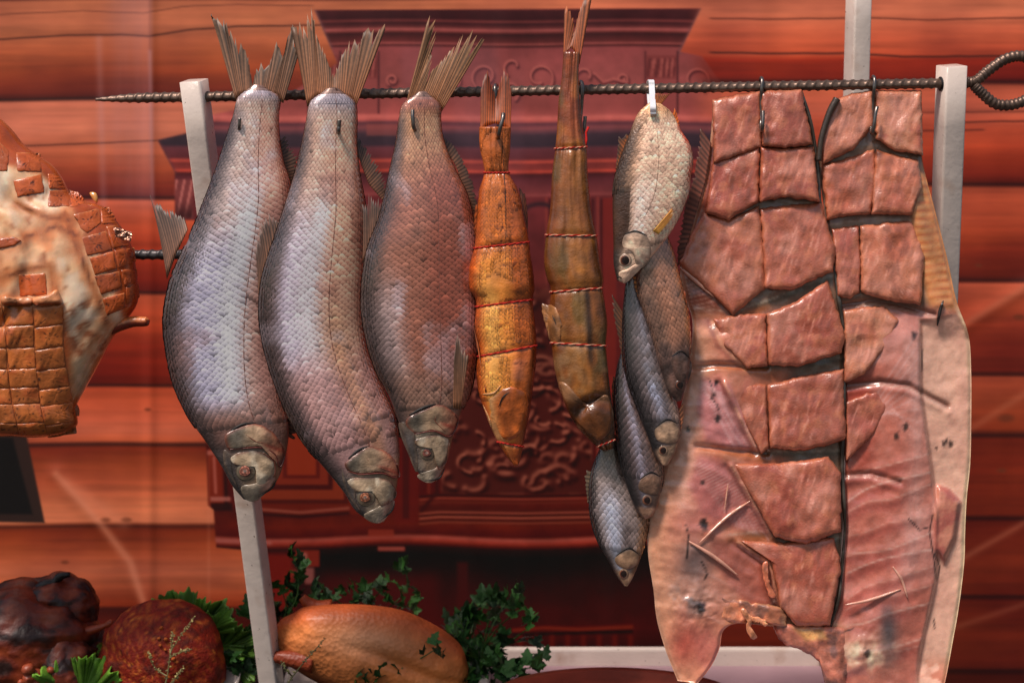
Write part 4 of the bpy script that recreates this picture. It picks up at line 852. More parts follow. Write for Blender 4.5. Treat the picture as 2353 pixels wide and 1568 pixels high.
qb = lambda P: [(x * .489 + 1325, y * .489 + 609) for x, y in P]
OR, OD = (196, 104, 44), (150, 74, 36)
p1, bp1 = small_fish(qa([(520, 180), (440, 260), (380, 400), (320, 560), (272, 720), (256, 880), (258, 1040), (262, 1200), (264, 1340), (290, 1456)]),
    qa([(590, 180), (680, 255), (745, 380), (805, 480), (826, 600), (812, 740), (780, 880), (700, 1060), (560, 1260), (345, 1478)]),
    96, 30, 'pale peach dried fish uppermost in the bunch, hung by the white cable tie', 'pale', (1436, 598), 11, qa([(345, 1130), (420, 1112), (500, 1140), (528, 1200), (520, 1310), (440, 1370), (400, 1260), (330, 1210)]), 6.6, 36, .80, 21,
    [('tail_fin', qa([(560, 190), (600, 200)]), qa([(560, 112), (600, 105), (672, 110)]), 7, [96, 92], (196, 110, 52), (150, 86, 50)),
     ('fin', qa([(690, 260), (740, 370)]), qa([(700, 215), (722, 255), (742, 380)]), 6, [94, 92], (224, 110, 40), (214, 96, 36)),
     ('fin', qa([(372, 420), (282, 660)]), qa([(356, 400), (318, 440), (298, 420), (276, 660)]), 10, [92, 92], (170, 92, 44), (80, 56, 44)),
     ('fin', qa([(815, 560), (790, 770)]), qa([(828, 560), (830, 640), (800, 765)]), 6, [94, 92], (214, 92, 40), (200, 80, 40)),
     ('pectoral_fin', qa([(545, 1100), (585, 1125)]), qa([(690, 925), (712, 940), (690, 1000)]), 6, [126, 122], (232, 160, 70), (210, 136, 66))])
pillow('jaw', qa([(300, 1400), (360, 1375), (430, 1335), (486, 1335), (420, 1410), (352, 1470), (318, 1452)]), bp1.depth, 2.5, m_head, p1, lambda U, V, q: np.clip((np.zeros(U.shape + (3,)) + (236, 194, 164)) * (1 + .6 * (fbm(U * .08, V * .08, 3, 3) - .5))[..., None], 0, 255), p=1.2, hn=3, N=36, rings=7)
crease('mouth', qa([(288, 1440), (306, 1430), (322, 1440)]), bp1.depth, 1.6, m_black, p1, lift=3)
crease('side_seam', qa([(570, 330), (584, 480), (584, 640), (560, 820), (510, 950), (460, 1040)]), bp1.depth, .6, m_head, p1, lift=.6, n=60, col=(128, 92, 72))
small_fish(qb([(330, -200), (290, -60), (280, 60), (300, 180), (350, 330), (388, 470), (428, 590), (468, 640)]), qb([(400, -200), (452, -60), (478, 40), (502, 130), (526, 250), (534, 390), (524, 520), (490, 636)]),
    66, 24, 'brown dried fish under the pale one, head close to the salmon fillet', 'brown', (1562, 884), 9, qb([(450, 440), (490, 420), (528, 450), (530, 500), (500, 560), (460, 500)]), 7.0, 24, .775, 23,
    [('fin', qb([(500, 120), (528, 400)]), qb([(508, 120), (530, 240), (536, 400)]), 8, [64, 64], (186, 92, 40), (160, 76, 40)), ('fin', qb([(276, 50), (300, 170)]), qb([(262, 50), (270, 110), (294, 172)]), 6, [70, 70], (196, 130, 60), (170, 100, 50))])
small_fish(qb([(250, -40), (226, 110), (214, 300), (226, 500), (286, 680), (338, 820), (368, 900), (398, 938)]), qb([(300, -40), (330, 110), (390, 360), (450, 590), (478, 700), (486, 780), (462, 870), (424, 938)]),
    50, 23, 'dark blue silver dried fish in the middle of the bunch', 'blue', (1523, 1034), 8.5, qb([(376, 770), (420, 738), (462, 750), (478, 800), (440, 830), (385, 815)]), 7.2, 24, .79, 27,
    [('fin', qb([(216, 220), (220, 470)]), qb([(160, 130), (172, 262), (185, 300), (216, 480)]), 12, [48, 46], (110, 66, 40), (80, 54, 40)), ('fin', qb([(470, 690), (486, 780)]), qb([(500, 640), (505, 700), (490, 770)]), 5, [44, 44], (196, 116, 76), (180, 110, 74))])
small_fish(qb([(215, 380), (186, 500), (174, 650), (196, 880), (238, 1050), (288, 1160), (318, 1190)]), qb([(245, 380), (270, 600), (340, 760), (402, 950), (388, 1080), (362, 1160), (336, 1188)]),
    34, 20, 'dark grey dried fish with head below the blue silver one', 'dark', (1486, 1148), 9, qb([(305, 1010), (345, 985), (385, 1000), (388, 1060), (350, 1070), (300, 1050)]), 7.2, 22, .775, 33,
    [('fin', qb([(182, 530), (176, 720)]), qb([(168, 520), (160, 600), (172, 730)]), 9, [34, 34], (170, 90, 46), (120, 70, 44))])
small_fish(qb([(140, 800), (84, 920), (60, 1040), (66, 1180), (100, 1300), (150, 1392), (188, 1460), (222, 1505)]), qb([(195, 800), (250, 960), (312, 1120), (334, 1210), (312, 1330), (282, 1420), (254, 1480), (238, 1505)]),
    12, 20, 'silver grey dried fish lowest in the bunch, below the dark tied fish', 'silver', (1432, 1317), 9, qb([(190, 1370), (240, 1340), (280, 1360), (275, 1400), (235, 1420), (195, 1400)]), 7.4, 26, .775, 39,
    [('fin', qb([(72, 970), (58, 1110)]), qb([(44, 960), (34, 990), (50, 1120)]), 8, [12, 12], (110, 92, 70), (90, 74, 58)), ('fin', qb([(325, 1220), (290, 1380)]), qb([(334, 1220), (318, 1330), (290, 1390)]), 6, [12, 12], (190, 120, 60), (180, 110, 60))])
# cable tie
P = spl([(1500, 262, 124), (1499, 240, 120), (1497, 205, 26), (1496, 188, 12), (1493, 186, -6), (1491, 200, -18), (1494, 240, 40), (1498, 262, 70), (1500, 268, 100), (1500, 262, 124)], 70)
wv = np.array([6.5 * S, 0, 0]); Pw = W(P[:, 0], P[:, 1], P[:, 2])
T = np.gradient(Pw, axis=0); T /= np.linalg.norm(T, axis=1)[:, None]; nn_ = np.cross(T, [1, 0, 0]); nn_ /= np.linalg.norm(nn_, axis=1)[:, None]
V = np.stack([Pw - wv - nn_ * 1.2 * S, Pw + wv - nn_ * 1.2 * S, Pw + wv + nn_ * 1.2 * S, Pw - wv + nn_ * 1.2 * S], 1).reshape(-1, 3)
o = mesh('cable_tie', V, grid_faces(70, 4, True), m_nylon, smooth=False, origin=W(1497, 188, 0)); tag(o, 'white nylon cable tie looped over the skewer through the pale small fish', 'cable tie')

# ------------------------------------------------------------------ two scored fillet sides
def flesh_col(seed, base=(180, 104, 86), red=(154, 70, 56), streak=0.5, tip=(186, 106, 70)):
    def f(U, V, q):
        n = fbm(U * .016, V * .016, seed, 4) - .5; n2 = fbm(U * .16 + .05 * V + 2 * n, V * .03, seed + 2, 4) - .5
        n3 = fbm(U * .05 + 7, V * .04, seed + 5, 3) - .5; c = np.zeros(U.shape + (3,)) + base; c = mixc(c, red, sm(n, -.02, .2) * .7); c = mixc(c, (200, 122, 88), sm(n3, .04, .2) * .6); c = mixc(c, (128, 74, 58), sm(-n3, .08, .24) * .4); c = mixc(c, (198, 132, 112), sm(-n, .04, .22) * .7)
        c = mixc(c, (222, 176, 164), sm(n2, .16, .3) * streak); c = mixc(c, tip, sm(q, .8, .98) * .45); c = mixc(c, (136, 78, 56), sm(q, .95, 1) * .5)
        return np.clip(c * (1 + .35 * n2)[..., None], 0, 255)
    return f
FG = 'scored fillet sides hanging on hooks'
def sheet(name, L, R, d, n, m, colf, hf, mat, root, thick=8, curl=0):
    Ls, Rs = rs(spl(L, 400), n), rs(spl(R, 400), n); x = np.linspace(0, 1, m)
    U = Ls[:, None, 0] + (Rs - Ls)[:, None, 0] * x; V = Ls[:, None, 1] + (Rs - Ls)[:, None, 1] * x
    Dp = d + hf(U, V, x[None] + 0 * U); edge = np.minimum(x, 1 - x) * np.linalg.norm(Rs - Ls, axis=1)[:, None]
    Dp = Dp - 5 * (1 - sm(edge, 0, 9))
    Vf = W(U, V, Dp).reshape(-1, 3); Vb = W(U, V, np.minimum(Dp, d) - thick * sm(edge, -1, 8) - 1).reshape(-1, 3)
    F = grid_faces(n, m); k = n * m; bd = list(range(m)) + [i * m + m - 1 for i in range(1, n)] + [(n - 1) * m + j for j in range(m - 2, -1, -1)] + [i * m for i in range(n - 2, 0, -1)]
    Fs = np.array([[bd[i], bd[i] + k, bd[(i + 1) % len(bd)] + k, bd[(i + 1) % len(bd)]] for i in range(len(bd))])
    C = colf(U, V, x[None] + 0 * U).reshape(-1, 3)
    return mesh(name, np.vstack([Vf, Vb]), np.vstack([F[:, ::-1], F + k, Fs]), mat, root, col=np.vstack([C, C * .5]))
z1 = lambda P: [(x * .434 + 1504, y * .434 + 143) for x, y in P]
z2 = lambda P: [(x * .497 + 1432, y * .497 + 788) for x, y in P]
def polyline_mark(c, U, V, pts, wd, col, a):
    return mixc(c, col, a * np.exp(-(ldist(U, V, pts) / wd) ** 2))
# --- left side
FA = empty('salmon_fillet', W(1750, 205, 0), 'opened pink fillet with two columns of scored blocks, beside the small dried fish', 'fillet', FG)
LA = [(1638, 236), (1630, 330), (1618, 420), (1595, 500), (1562, 600), (1572, 680), (1590, 740), (1582, 840), (1562, 940), (1538, 1030), (1510, 1110), (1488, 1190), (1488, 1270), (1500, 1350), (1508, 1420), (1528, 1490), (1556, 1562)]
RA = [(1842, 214), (1866, 300), (1880, 400), (1888, 490), (1912, 600), (1926, 690), (1938, 780), (1936, 880), (1934, 980), (1932, 1080), (1936, 1180), (1930, 1280), (1926, 1360), (1908, 1432), (1790, 1438), (1700, 1430), (1662, 1446), (1652, 1488), (1632, 1530), (1602, 1568)]
BLA = [[(1637, 234), (1745, 215), (1747, 335), (1700, 352), (1640, 372)], [(1638, 376), (1700, 358), (1744, 342), (1741, 462), (1690, 490), (1673, 503), (1622, 486), (1630, 430)], [(1618, 494), (1675, 508), (1742, 478), (1752, 560), (1756, 655), (1684, 714), (1562, 604), (1590, 540)],
       [(1748, 215), (1840, 210), (1866, 330), (1800, 338), (1750, 332)], [(1748, 342), (1800, 344), (1868, 340), (1880, 460), (1800, 450), (1745, 462)], [(1746, 484), (1800, 478), (1884, 470), (1918, 580), (1910, 620), (1816, 661), (1758, 656), (1752, 560)],
       [(1762, 722), (1820, 700), (1900, 650), (1940, 775), (1930, 808), (1840, 836), (1766, 834)], [(1640, 736), (1700, 724), (1758, 724), (1762, 836), (1715, 842), (1660, 790)],
       [(1763, 888), (1840, 868), (1935, 854), (1940, 1005), (1900, 1018), (1840, 1030), (1770, 1024)], [(1668, 878), (1758, 888), (1765, 1022), (1748, 1036), (1716, 980)],
       [(1684, 1068), (1790, 1068), (1900, 1054), (1928, 1090), (1928, 1215), (1850, 1242), (1778, 1226), (1735, 1150)], [(1700, 1244), (1800, 1250), (1912, 1238), (1930, 1300), (1904, 1428), (1830, 1430), (1792, 1388), (1772, 1290)]]
def colA(U, V, x):
    lu = np.interp(V, [p[1] for p in LA], [p[0] for p in LA]); x = np.clip((U - lu) / (1936 - lu), 0, 1)
    n = fbm(U * .014, V * .010, 101, 4) - .5; n2 = fbm(U * .05, V * .05, 103, 4) - .5
    c = np.zeros(U.shape + (3,)) + (150, 96, 84)
    up = 1 - sm(V, 690, 740)
    c = mixc(c, (126, 96, 76), up * .95); c = mixc(c, (128, 58, 38), up * (1 - sm(x, .2, .45)))           # skin seen in the cuts
    low = sm(V, 720, 760)
    c = mixc(c, (208, 132, 106), low * (1 - sm(x, .5, .7))); c = mixc(c, (184, 104, 92), low * sm(n, -.05, .2) * (1 - sm(x, .5, .62)) * .8)
    c = mixc(c, (214, 150, 116), low * (1 - sm(x, .03, .22))); c = mixc(c, (126, 98, 78), low * sm(x, .60, .74))
    c = mixc(c, (150, 82, 50), sm(x, .42, .55) * low * (1 - sm(x, .62, .72)) * .7)
    for cut in ([(1585, 845), (1640, 838), (1760, 842), (1930, 826)], [(1600, 1024), (1690, 1035), (1800, 1042), (1930, 1040)], [(1660, 1236), (1740, 1225), (1900, 1240)], [(1590, 712), (1680, 722), (1780, 690), (1900, 640)]):
        p = np.asarray(cut, float); cv = np.interp(U, p[:, 0], p[:, 1]); inn = sm(U, p[0, 0] - 20, p[0, 0] + 20)
        c = mixc(c, (84, 72, 58), inn * np.exp(-((V - cv) / 9) ** 2) * .9 * sm(U, 1690, 1760)); c = mixc(c, (206, 196, 178), inn * np.exp(-((V - cv + 6) / 3) ** 2) * .5 * sm(n2, -.2, .2)); c = mixc(c, (172, 98, 56), inn * np.exp(-((V - cv - 10) / 8) ** 2) * .8 * (1 - sm(U, 1740, 1790)))
    for k in range(11):                                                   # pale ribs of the membrane
        y0 = 900 + k * 46; c = polyline_mark(c, U, V, [(1540 - k * 4, y0 + 30), (1620, y0 + 30 + k * 2), (1740, y0 + 78 + k * 4)], 3, (226, 178, 168), (.28 + .18 * math.sin(k * 1.9)) * sm(U, 1545, 1590))
    c = mixc(c, (228, 184, 168), .4 * np.exp(-((U - 1590 - 14 * np.sin(V * .01)) / 30) ** 2) * sm(V, 760, 860) * (1 - sm(V, 1120, 1240)) * (.5 + fbm(U * .1, V * .015, 109, 3)))  # whitish upright sheen of the membrane, painted as a pale band
    for k in range(26):
        y0 = 520 + k * 7.2; c = polyline_mark(c, U, V, [(1562 + (600 - y0) * .25, y0), (1640, y0 + 46)], 1.5, (206, 150, 128), .6 * up)
    tri = pm(U, V, [(1612, 868), (1672, 880), (1722, 985), (1748, 1034), (1690, 1030), (1622, 1010), (1600, 940)], 10); c = mixc(c, (186, 116, 118), tri * .8)
    tri2 = pm(U, V, [(1606, 1050), (1684, 1068), (1735, 1150), (1776, 1226), (1690, 1212), (1612, 1180), (1580, 1110)], 12); c = mixc(c, (180, 104, 100), tri2 * .8)
    tri3 = pm(U, V, [(1630, 1236), (1700, 1246), (1770, 1300), (1790, 1386), (1730, 1400), (1680, 1350), (1640, 1290)], 10); c = mixc(c, (172, 96, 82), tri3 * .8)
    for k in range(14):
        c = polyline_mark(c, U, V, [(1606 + 5 * k, 872 + k * 3), (1640 + 7 * k, 950 + k * 4), (1690 + 4 * k, 1034)], 1.3, (222, 180, 176), .5 * tri); c = polyline_mark(c, U, V, [(1590 + 8 * k, 1056 + k * 2), (1630 + 9 * k, 1130 + k * 3), (1700 + 5 * k, 1220)], 1.3, (220, 176, 166), .45 * tri2)
    for ln_ in ([(1668, 876), (1716, 980), (1748, 1038)], [(1684, 1066), (1735, 1150), (1778, 1228)], [(1700, 1242), (1772, 1292), (1792, 1390)], [(1640, 736), (1662, 790), (1716, 844)]):
        c = polyline_mark(c, U, V, [(a - 5, b + 3) for a, b in ln_], 4, (228, 170, 132), .7 * sm(n2, -.3, .1)); c = polyline_mark(c, U, V, [(a - 14, b + 4) for a, b in ln_], 6, (134, 70, 60), .5)
    pat = sm(fbm(U * .02, V * .02, 107, 4), .46, .6)
    c = mixc(c, (96, 84, 84), np.exp(-(((U - 1596) / 42) ** 2 + ((V - 1290) / 55) ** 2)) * .85); c = mixc(c, (176, 148, 136), np.exp(-(((U - 1600) / 62) ** 2 + ((V - 1370) / 42) ** 2)) * .9 * (.5 + pat * .5)); c = mixc(c, (70, 64, 68), np.exp(-(((U - 1600) / 56) ** 2 + ((V - 1372) / 36) ** 2)) * pat * .6)
    c = mixc(c, (176, 78, 66), np.exp(-(((U - 1570) / 30) ** 2 + ((V - 1480) / 46) ** 2)) * .8); c = mixc(c, (206, 140, 88), sm(V, 1400, 1440) * sm(U, 1640, 1700) * .7)
    c = mixc(c, (206, 154, 124), (1 - sm(x, 0, .035)))
    for du, dv, rr in ((1644, 880, 5), (1640, 906, 4), (1648, 960, 6), (1616, 1202, 9), (1580, 985, 4), (1640, 752, 3), (1614, 1108, 4), (1608, 1395, 10)):
        rq = rr * (.35 + 1.3 * fbm(U * .16, V * .16, 11, 2)); c = mixc(c, (28, 20, 20), .85 * np.exp(-(np.hypot((U - du) / rq, (V - dv) / rq / 1.6)) ** 4))
    for ln_ in ([(1629, 870), (1635, 890), (1632, 912), (1646, 928), (1652, 944)], [(1576, 1206), (1582, 1235), (1577, 1282)], [(1612, 1290), (1625, 1318), (1616, 1330)]):
        c = polyline_mark(c, U, V, ln_, 1.5, (24, 18, 18), .9)
    return np.clip(c * (1 + .26 * n2 + .12 * n)[..., None], 0, 255)
def hA(U, V, x):
    lu = np.interp(V, [p[1] for p in LA], [p[0] for p in LA]); x = np.clip((U - lu) / (1936 - lu), 0, 1)
    h = 10 * (fbm(U * .012, V * .012, 111, 3) - .5) + 4 * (fbm(U * .05, V * .05, 113, 3) - .5)
    low = sm(V, 720, 780)
    h = h + 22 * low * np.exp(-((x - .26) / .2) ** 2) - 10 * low * sm(x, .6, .75)
    for k in range(11):
        y0 = 900 + k * 46; h = h + 1.2 * np.exp(-(ldist(U, V, [(1540 - k * 4, y0 + 30), (1620, y0 + 30 + k * 2), (1740, y0 + 78 + k * 4)]) / 7) ** 2)
    for ln_ in ([(1668, 876), (1716, 980), (1748, 1038)], [(1684, 1066), (1735, 1150), (1778, 1228)], [(1700, 1242), (1772, 1292), (1792, 1390)]):
        h = h + 7 * np.exp(-(ldist(U, V, [(a - 4, b + 3) for a, b in ln_]) / 6) ** 2) - 6 * np.exp(-(ldist(U, V, [(a - 18, b + 4) for a, b in ln_]) / 8) ** 2)
    h = h + 9 * np.exp(-(((U - 1600) / 60) ** 2 + ((V - 1385) / 50) ** 2)) * (.6 + 1.6 * (fbm(U * .05, V * .05, 117, 3) - .5))
    for cut in ([(1585, 845), (1640, 838), (1760, 842)], [(1600, 1024), (1690, 1035), (1760, 1040)]):
        h = h - 12 * np.exp(-(ldist(U, V, cut) / 7) ** 2)
    return h
sheet('belly_side', LA, RA, 4, 300, 90, colA, hA, m_sheet, FA, thick=9)
depA = lambda U, V: 4 + hA(U, V, np.full(np.shape(U), .62))
GROW = lambda b, k: (np.asarray(b) - np.mean(b, 0)) * np.array([k, k + .045]) + np.mean(b, 0)
for k, b in enumerate(BLA):
    b = GROW(b, 1.035)
    big = 22 if k in (3, 4, 5, 6, 8, 10, 11) else 17
    pillow('flesh_block', b, lambda U, V, cv=np.mean(b, 0)[1], hh=np.ptp(np.asarray(b)[:, 1]), kk=k: 6 + 13 * (V - cv) / hh + 4 * math.sin(kk * 2.1) + 5 * (fbm(U * .02, V * .02, 40 + kk, 2) - .5), big, m_flesh, FA, flesh_col(200 + 7 * k, [(184, 106, 84), (172, 92, 72), (196, 122, 98), (166, 92, 72), (180, 104, 80)][k % 5], [(158, 78, 60), (150, 70, 56), (170, 88, 70)][k % 3], .3), N=96, rings=30, p=7, skirt=16, hn=9, smooth_n=False, seed=300 + k, edge=7)
# dark skin edge, fin, bones, scraps
PS = spl([(1842, 210), (1868, 300), (1882, 420), (1886, 480), (1914, 600), (1930, 700), (1942, 790), (1940, 900), (1938, 1010), (1936, 1090), (1942, 1200), (1936, 1290), (1928, 1370), (1908, 1436)], 120)
Vt, Ft = tube_geo(W(PS[:, 0] - 2, PS[:, 1], 2 + 3 * np.sin(np.arange(120) * .3)), (2.5 + 3.5 * vn(np.arange(120) * .2, np.zeros(120), 4)) * S, 8); mesh('skin_edge', Vt, Ft, m_skin, FA, col=(58, 50, 42) + 60 * (vn(np.arange(len(Vt)) * .07, np.zeros(len(Vt)), 5)[:, None] - .4))
fin('fin', [(1634, 330), (1620, 420), (1596, 500), (1566, 600)], [(1607, 292), (1596, 390), (1572, 470), (1553, 560), (1556, 612)], [8, 8], [2, 2], 26, m_fin, FA, (128, 72, 54), (96, 56, 44), seed=51, jag=.1, notch=.25, ridge=2)
for k, (pts, rr) in enumerate((([(1722, 1150), (1670, 1186), (1606, 1246)], 5), ([(1582, 1242), (1640, 1278), (1694, 1320)], 6), ([(1672, 1110), (1664, 1170)], 2.5), ([(1562, 614), (1592, 640), (1640, 682)], 7))):
    crease('bone', pts, lambda u, v: hA(u, v, np.full(np.shape(u), .35)) + 8, rr * .8, m_sheet, FA, lift=1, col=(214, 156, 132))
def scrap(root, pts, r0, seed, d, col):
    r = np.random.RandomState(seed); P = spl(pts, 12); T = np.gradient(P, axis=0); Nn = np.stack([-T[:, 1], T[:, 0]], 1); Nn /= np.linalg.norm(Nn, axis=1)[:, None] + 1e-9
    wd = r0 * (.6 + .5 * r.rand(12)); wd[[0, -1]] *= .4; poly = np.vstack([P + Nn * wd[:, None], (P - Nn * (r0 * (.6 + .5 * r.rand(12)))[:, None])[::-1]])
    pillow('torn_scrap', poly, lambda U, V: d + 10 * (fbm(U * .04, V * .04, seed, 2) - .5), 7, m_flesh, root, lambda U, V, q: np.clip(mixc(np.zeros(U.shape + (3,)) + col, np.asarray(col) * 1.18, sm(q, .6, .95)) * (1 + .9 * (fbm(U * .07, V * .07, seed, 3) - .5))[..., None], 0, 255), N=72, rings=18, p=1.6, skirt=10, hn=6, seed=seed, edge=3)
for k, pts in enumerate(([(1702, 1398), (1722, 1420), (1718, 1444), (1734, 1466)], [(1722, 1420), (1748, 1424), (1760, 1436)], [(1755, 1290), (1762, 1340), (1776, 1372)])):
    scrap(FA, pts, 7, 60 + k, 22, (204, 134, 96) if k != 2 else (190, 110, 80))
for k, P_ in enumerate(([(1640, 1370), (1680, 1372), (1740, 1384), (1796, 1396), (1806, 1436), (1760, 1430), (1720, 1422), (1690, 1430), (1650, 1420)], [(1606, 1330), (1640, 1340), (1664, 1380), (1650, 1420), (1610, 1420), (1584, 1380)])):
    pillow('torn_flesh', P_, lambda U, V: 8 + 0 * U, 14, m_flesh, FA, lambda U, V, q: np.clip(mixc(mixc(np.zeros(U.shape + (3,)) + ((196, 124, 92) if k == 0 else (172, 138, 122)), (120, 82, 72), sm(fbm(U * .04, V * .04, 3 + k, 3), .5, .66) * .7), (214, 160, 116), sm(q, .8, 1) * .6) * (1 + .9 * (fbm(U * .07, V * .07, 9 + k, 3) - .5))[..., None], 0, 255), N=90, rings=24, p=3, hn=16, seed=610 + k, edge=14)
hook(1748, None, 'wire hook hung over the skewer, its end sunk in the fillet with two columns', pts=[(1748, 226, -16), (1746, 200, -17), (1746, 186, -8), (1748, 180, 4), (1750, 186, 16), (1749, 206, 19), (1748, 232, 12), (1747, 282, 12), (1749, 300, 40), (1751, 290, 52), (1752, 270, 50), (1752, 256, 46)], r=4.4)
# --- right side
FB = empty('salmon_fillet', W(2010, 205, 0), 'opened pink fillet with peach coloured skin edge, beside the white post under the skewer ring', 'fillet', FG)
LB = [(1918, 226), (1890, 300), (1882, 380), (1892, 480), (1908, 560), (1920, 660), (1936, 760), (1936, 860), (1940, 960), (1940, 1060), (1940, 1160), (1940, 1260), (1930, 1360), (1906, 1430), (1880, 1490), (1908, 1575), (1930, 1600)]
RB = [(2116, 214), (2118, 300), (2118, 370), (2146, 480), (2174, 590), (2196, 690), (2224, 770), (2230, 860), (2230, 960), (2228, 1060), (2220, 1140), (2216, 1220), (2214, 1290), (2202, 1390), (2188, 1470), (2172, 1555), (2160, 1600)]
BLB = [[(1919, 232), (1960, 218), (2004, 213), (2006, 290), (1960, 340), (1888, 374), (1884, 318)], [(2008, 213), (2115, 213), (2117, 352), (2060, 346), (2012, 318)],
       [(1886, 382), (1950, 366), (2008, 346), (2012, 420), (1998, 488), (1950, 492), (1900, 502)], [(2012, 348), (2060, 360), (2108, 372), (2116, 430), (2094, 492), (2040, 490), (2002, 488)],
       [(1910, 530), (1972, 522), (1976, 600), (1974, 668), (1950, 682), (1924, 676)], [(1976, 524), (2040, 516), (2094, 512), (2122, 590), (2114, 694), (2052, 688), (1978, 668)],
       [(1938, 718), (1985, 708), (2030, 706), (2062, 738), (2030, 800), (1984, 856), (1940, 872)], [(1942, 925), (1990, 905), (2040, 896), (2052, 912), (2010, 990), (1944, 1052)]]
def colB(U, V, x):
    n = fbm(U * .014, V * .010, 121, 4) - .5; n2 = fbm(U * .05, V * .05, 123, 4) - .5
    c = np.zeros(U.shape + (3,)) + (190, 110, 92)
    up = 1 - sm(V, 690, 730)
    c = mixc(c, (140, 108, 88), up); c = mixc(c, (214, 140, 84), up * sm(x, .72, .8) * sm(V, 360, 420))
    low = 1 - up
    c = mixc(c, (198, 130, 116), low * sm(n, -.05, .18)); c = mixc(c, (168, 66, 50), low * (1 - sm(x, .12, .3)) * (1 - sm(V, 1040, 1110)) * .8)
    fat = pm(U, V, [(2112, 735), (2200, 720), (2240, 800), (2240, 1300), (2170, 1620), (2100, 1620), (2110, 1500), (2148, 1330), (2150, 1180), (2128, 1010), (2112, 900)], 7)
    c = mixc(c, (240, 186, 160), fat); c = mixc(c, (160, 88, 70), fat * np.exp(-((sdist(U, V, [(2112, 735), (2200, 720), (2240, 800), (2240, 1300), (2170, 1620), (2100, 1620), (2110, 1500), (2148, 1330), (2150, 1180), (2128, 1010), (2112, 900)]) - 3) / 4) ** 2) * (1 - sm(U, 2165, 2190)) * .5); c = mixc(c, (236, 200, 160), sm(x, .955, .985) * low)
    c = mixc(c, (220, 158, 136), sm(fbm(U * .012, V * .006, 127, 3), .5, .7) * fat * .5)
    for k in range(11):
        y0 = 1040 + k * 44 + 9 * math.sin(k * 5.1)
        pts = spl([(1944, y0 + 58 + 12 * math.sin(k * 1.3)), (1990, y0 + 40), (2045, y0 + 26 + 8 * math.sin(k * 3.7)), (2140, y0 + 6 * math.sin(k * 2.9))], 14).tolist()
        pts = [(a, b + 9 * math.sin(k * 2.3)) for a, b in pts]; c = polyline_mark(c, U, V, pts, 2.2, (228, 184, 168), (.55 + .25 * math.sin(k * 1.7)) * (1 - fat)); c = polyline_mark(c, U, V, [(a, b + 15) for a, b in pts], 12, (164, 76, 68), .5 * (1 - fat) * (1 - sm(U, 2060, 2130)))
    for k in range(9):
        c = polyline_mark(c, U, V, [(1950 + k * 12, 1000 - k * 8), (2110, 760 + k * 30)], 2.2, (222, 182, 178), .35 * (1 - fat) * sm(V, 740, 800) * (1 - sm(V, 1020, 1080)))
    c = mixc(c, (226, 180, 170), .45 * np.exp(-((U - 2098 - 12 * np.sin(V * .008)) / 26) ** 2) * sm(V, 740, 800) * (1 - sm(V, 1250, 1400)) * (1 - fat) * (.6 + fbm(U * .1, V * .015, 139, 3) * .8))  # painted sheen: pale upright band beside the peach skin
    for k in range(34):
        y0 = 400 + k * 9; xx = np.interp(y0, [380, 700], [2118, 2186]); c = polyline_mark(c, U, V, [(xx - 46, y0 + 6), (xx + 2, y0)], 2, (176, 84, 50) if k % 2 else (228, 168, 120), .6 * sm(V, 390, 420) * (1 - sm(V, 690, 710)))
    for cut, a in (([(1936, 700), (2000, 690), (2060, 700), (2146, 722)], 1), ([(1938, 885), (2020, 876), (2085, 884), (2176, 932)], 1), ([(1900, 510), (2000, 496), (2090, 500)], 1), ([(1940, 1090), (2000, 1086), (2066, 1106)], .7)):
        c = polyline_mark(c, U, V, cut, 7, (120, 66, 50), .7 * a); c = polyline_mark(c, U, V, [(q, b + 7) for q, b in cut], 3, (206, 180, 164), .5 * a)
    lens = pm(U, V, [(2142, 1180), (2150, 1110), (2180, 1122), (2208, 1152), (2196, 1236), (2168, 1296), (2146, 1262)], 4); c = mixc(c, (206, 132, 108), lens * .9); c = mixc(c, (170, 88, 80), lens * sm(n2, -.1, .2) * .7)
    c = mixc(c, (74, 68, 72), np.exp(-(((U - 2040) / 22) ** 2 + ((V - 1448) / 62) ** 2)) * .9); c = mixc(c, (200, 174, 146), np.exp(-(((U - 1985) / 62) ** 2 + ((V - 1500) / 46) ** 2)) * .9 * (.6 + .8 * sm(n2, -.1, .2)))
    c = mixc(c, (90, 84, 92), np.exp(-(((U - 1910) / 14) ** 2 + ((V - 1505) / 24) ** 2)) * .8); c = mixc(c, (214, 156, 84), np.exp(-(((U - 1905) / 30) ** 2 + ((V - 1450) / 18) ** 2)) * .8); c = mixc(c, (184, 96, 66), sm(V, 1490, 1560) * fat * sm(fbm(U * .03, V * .03, 131, 3), .45, .6) * .7)
    for du, dv, rr in ((2098, 770, 6), (2080, 980, 6), (2058, 1000, 6), (2172, 1012, 5), (2182, 1018, 5), (2166, 1018, 4), (1990, 1500, 8), (2150, 1030, 3)):
        rq = rr * (.35 + 1.3 * fbm(U * .16, V * .16, 12, 2)); c = mixc(c, (40, 26, 22), .8 * np.exp(-(np.hypot((U - du) / rq, (V - dv) / rq / 1.5)) ** 4))
    for ln_ in ([(2086, 1190), (2112, 1216), (2136, 1208)], [(2142, 1180), (2134, 1220), (2144, 1280), (2150, 1330)], [(2146, 1270), (2158, 1300), (2152, 1330)], [(2118, 802), (2116, 850)], [(1930, 1452), (1960, 1442)], [(2144, 1420), (2146, 1440)]):
        c = polyline_mark(c, U, V, ln_, 1.5, (30, 20, 20), .9)
    return np.clip(c * (1 + (.26 * n2 + .1 * n) * (1 - .75 * fat))[..., None], 0, 255)
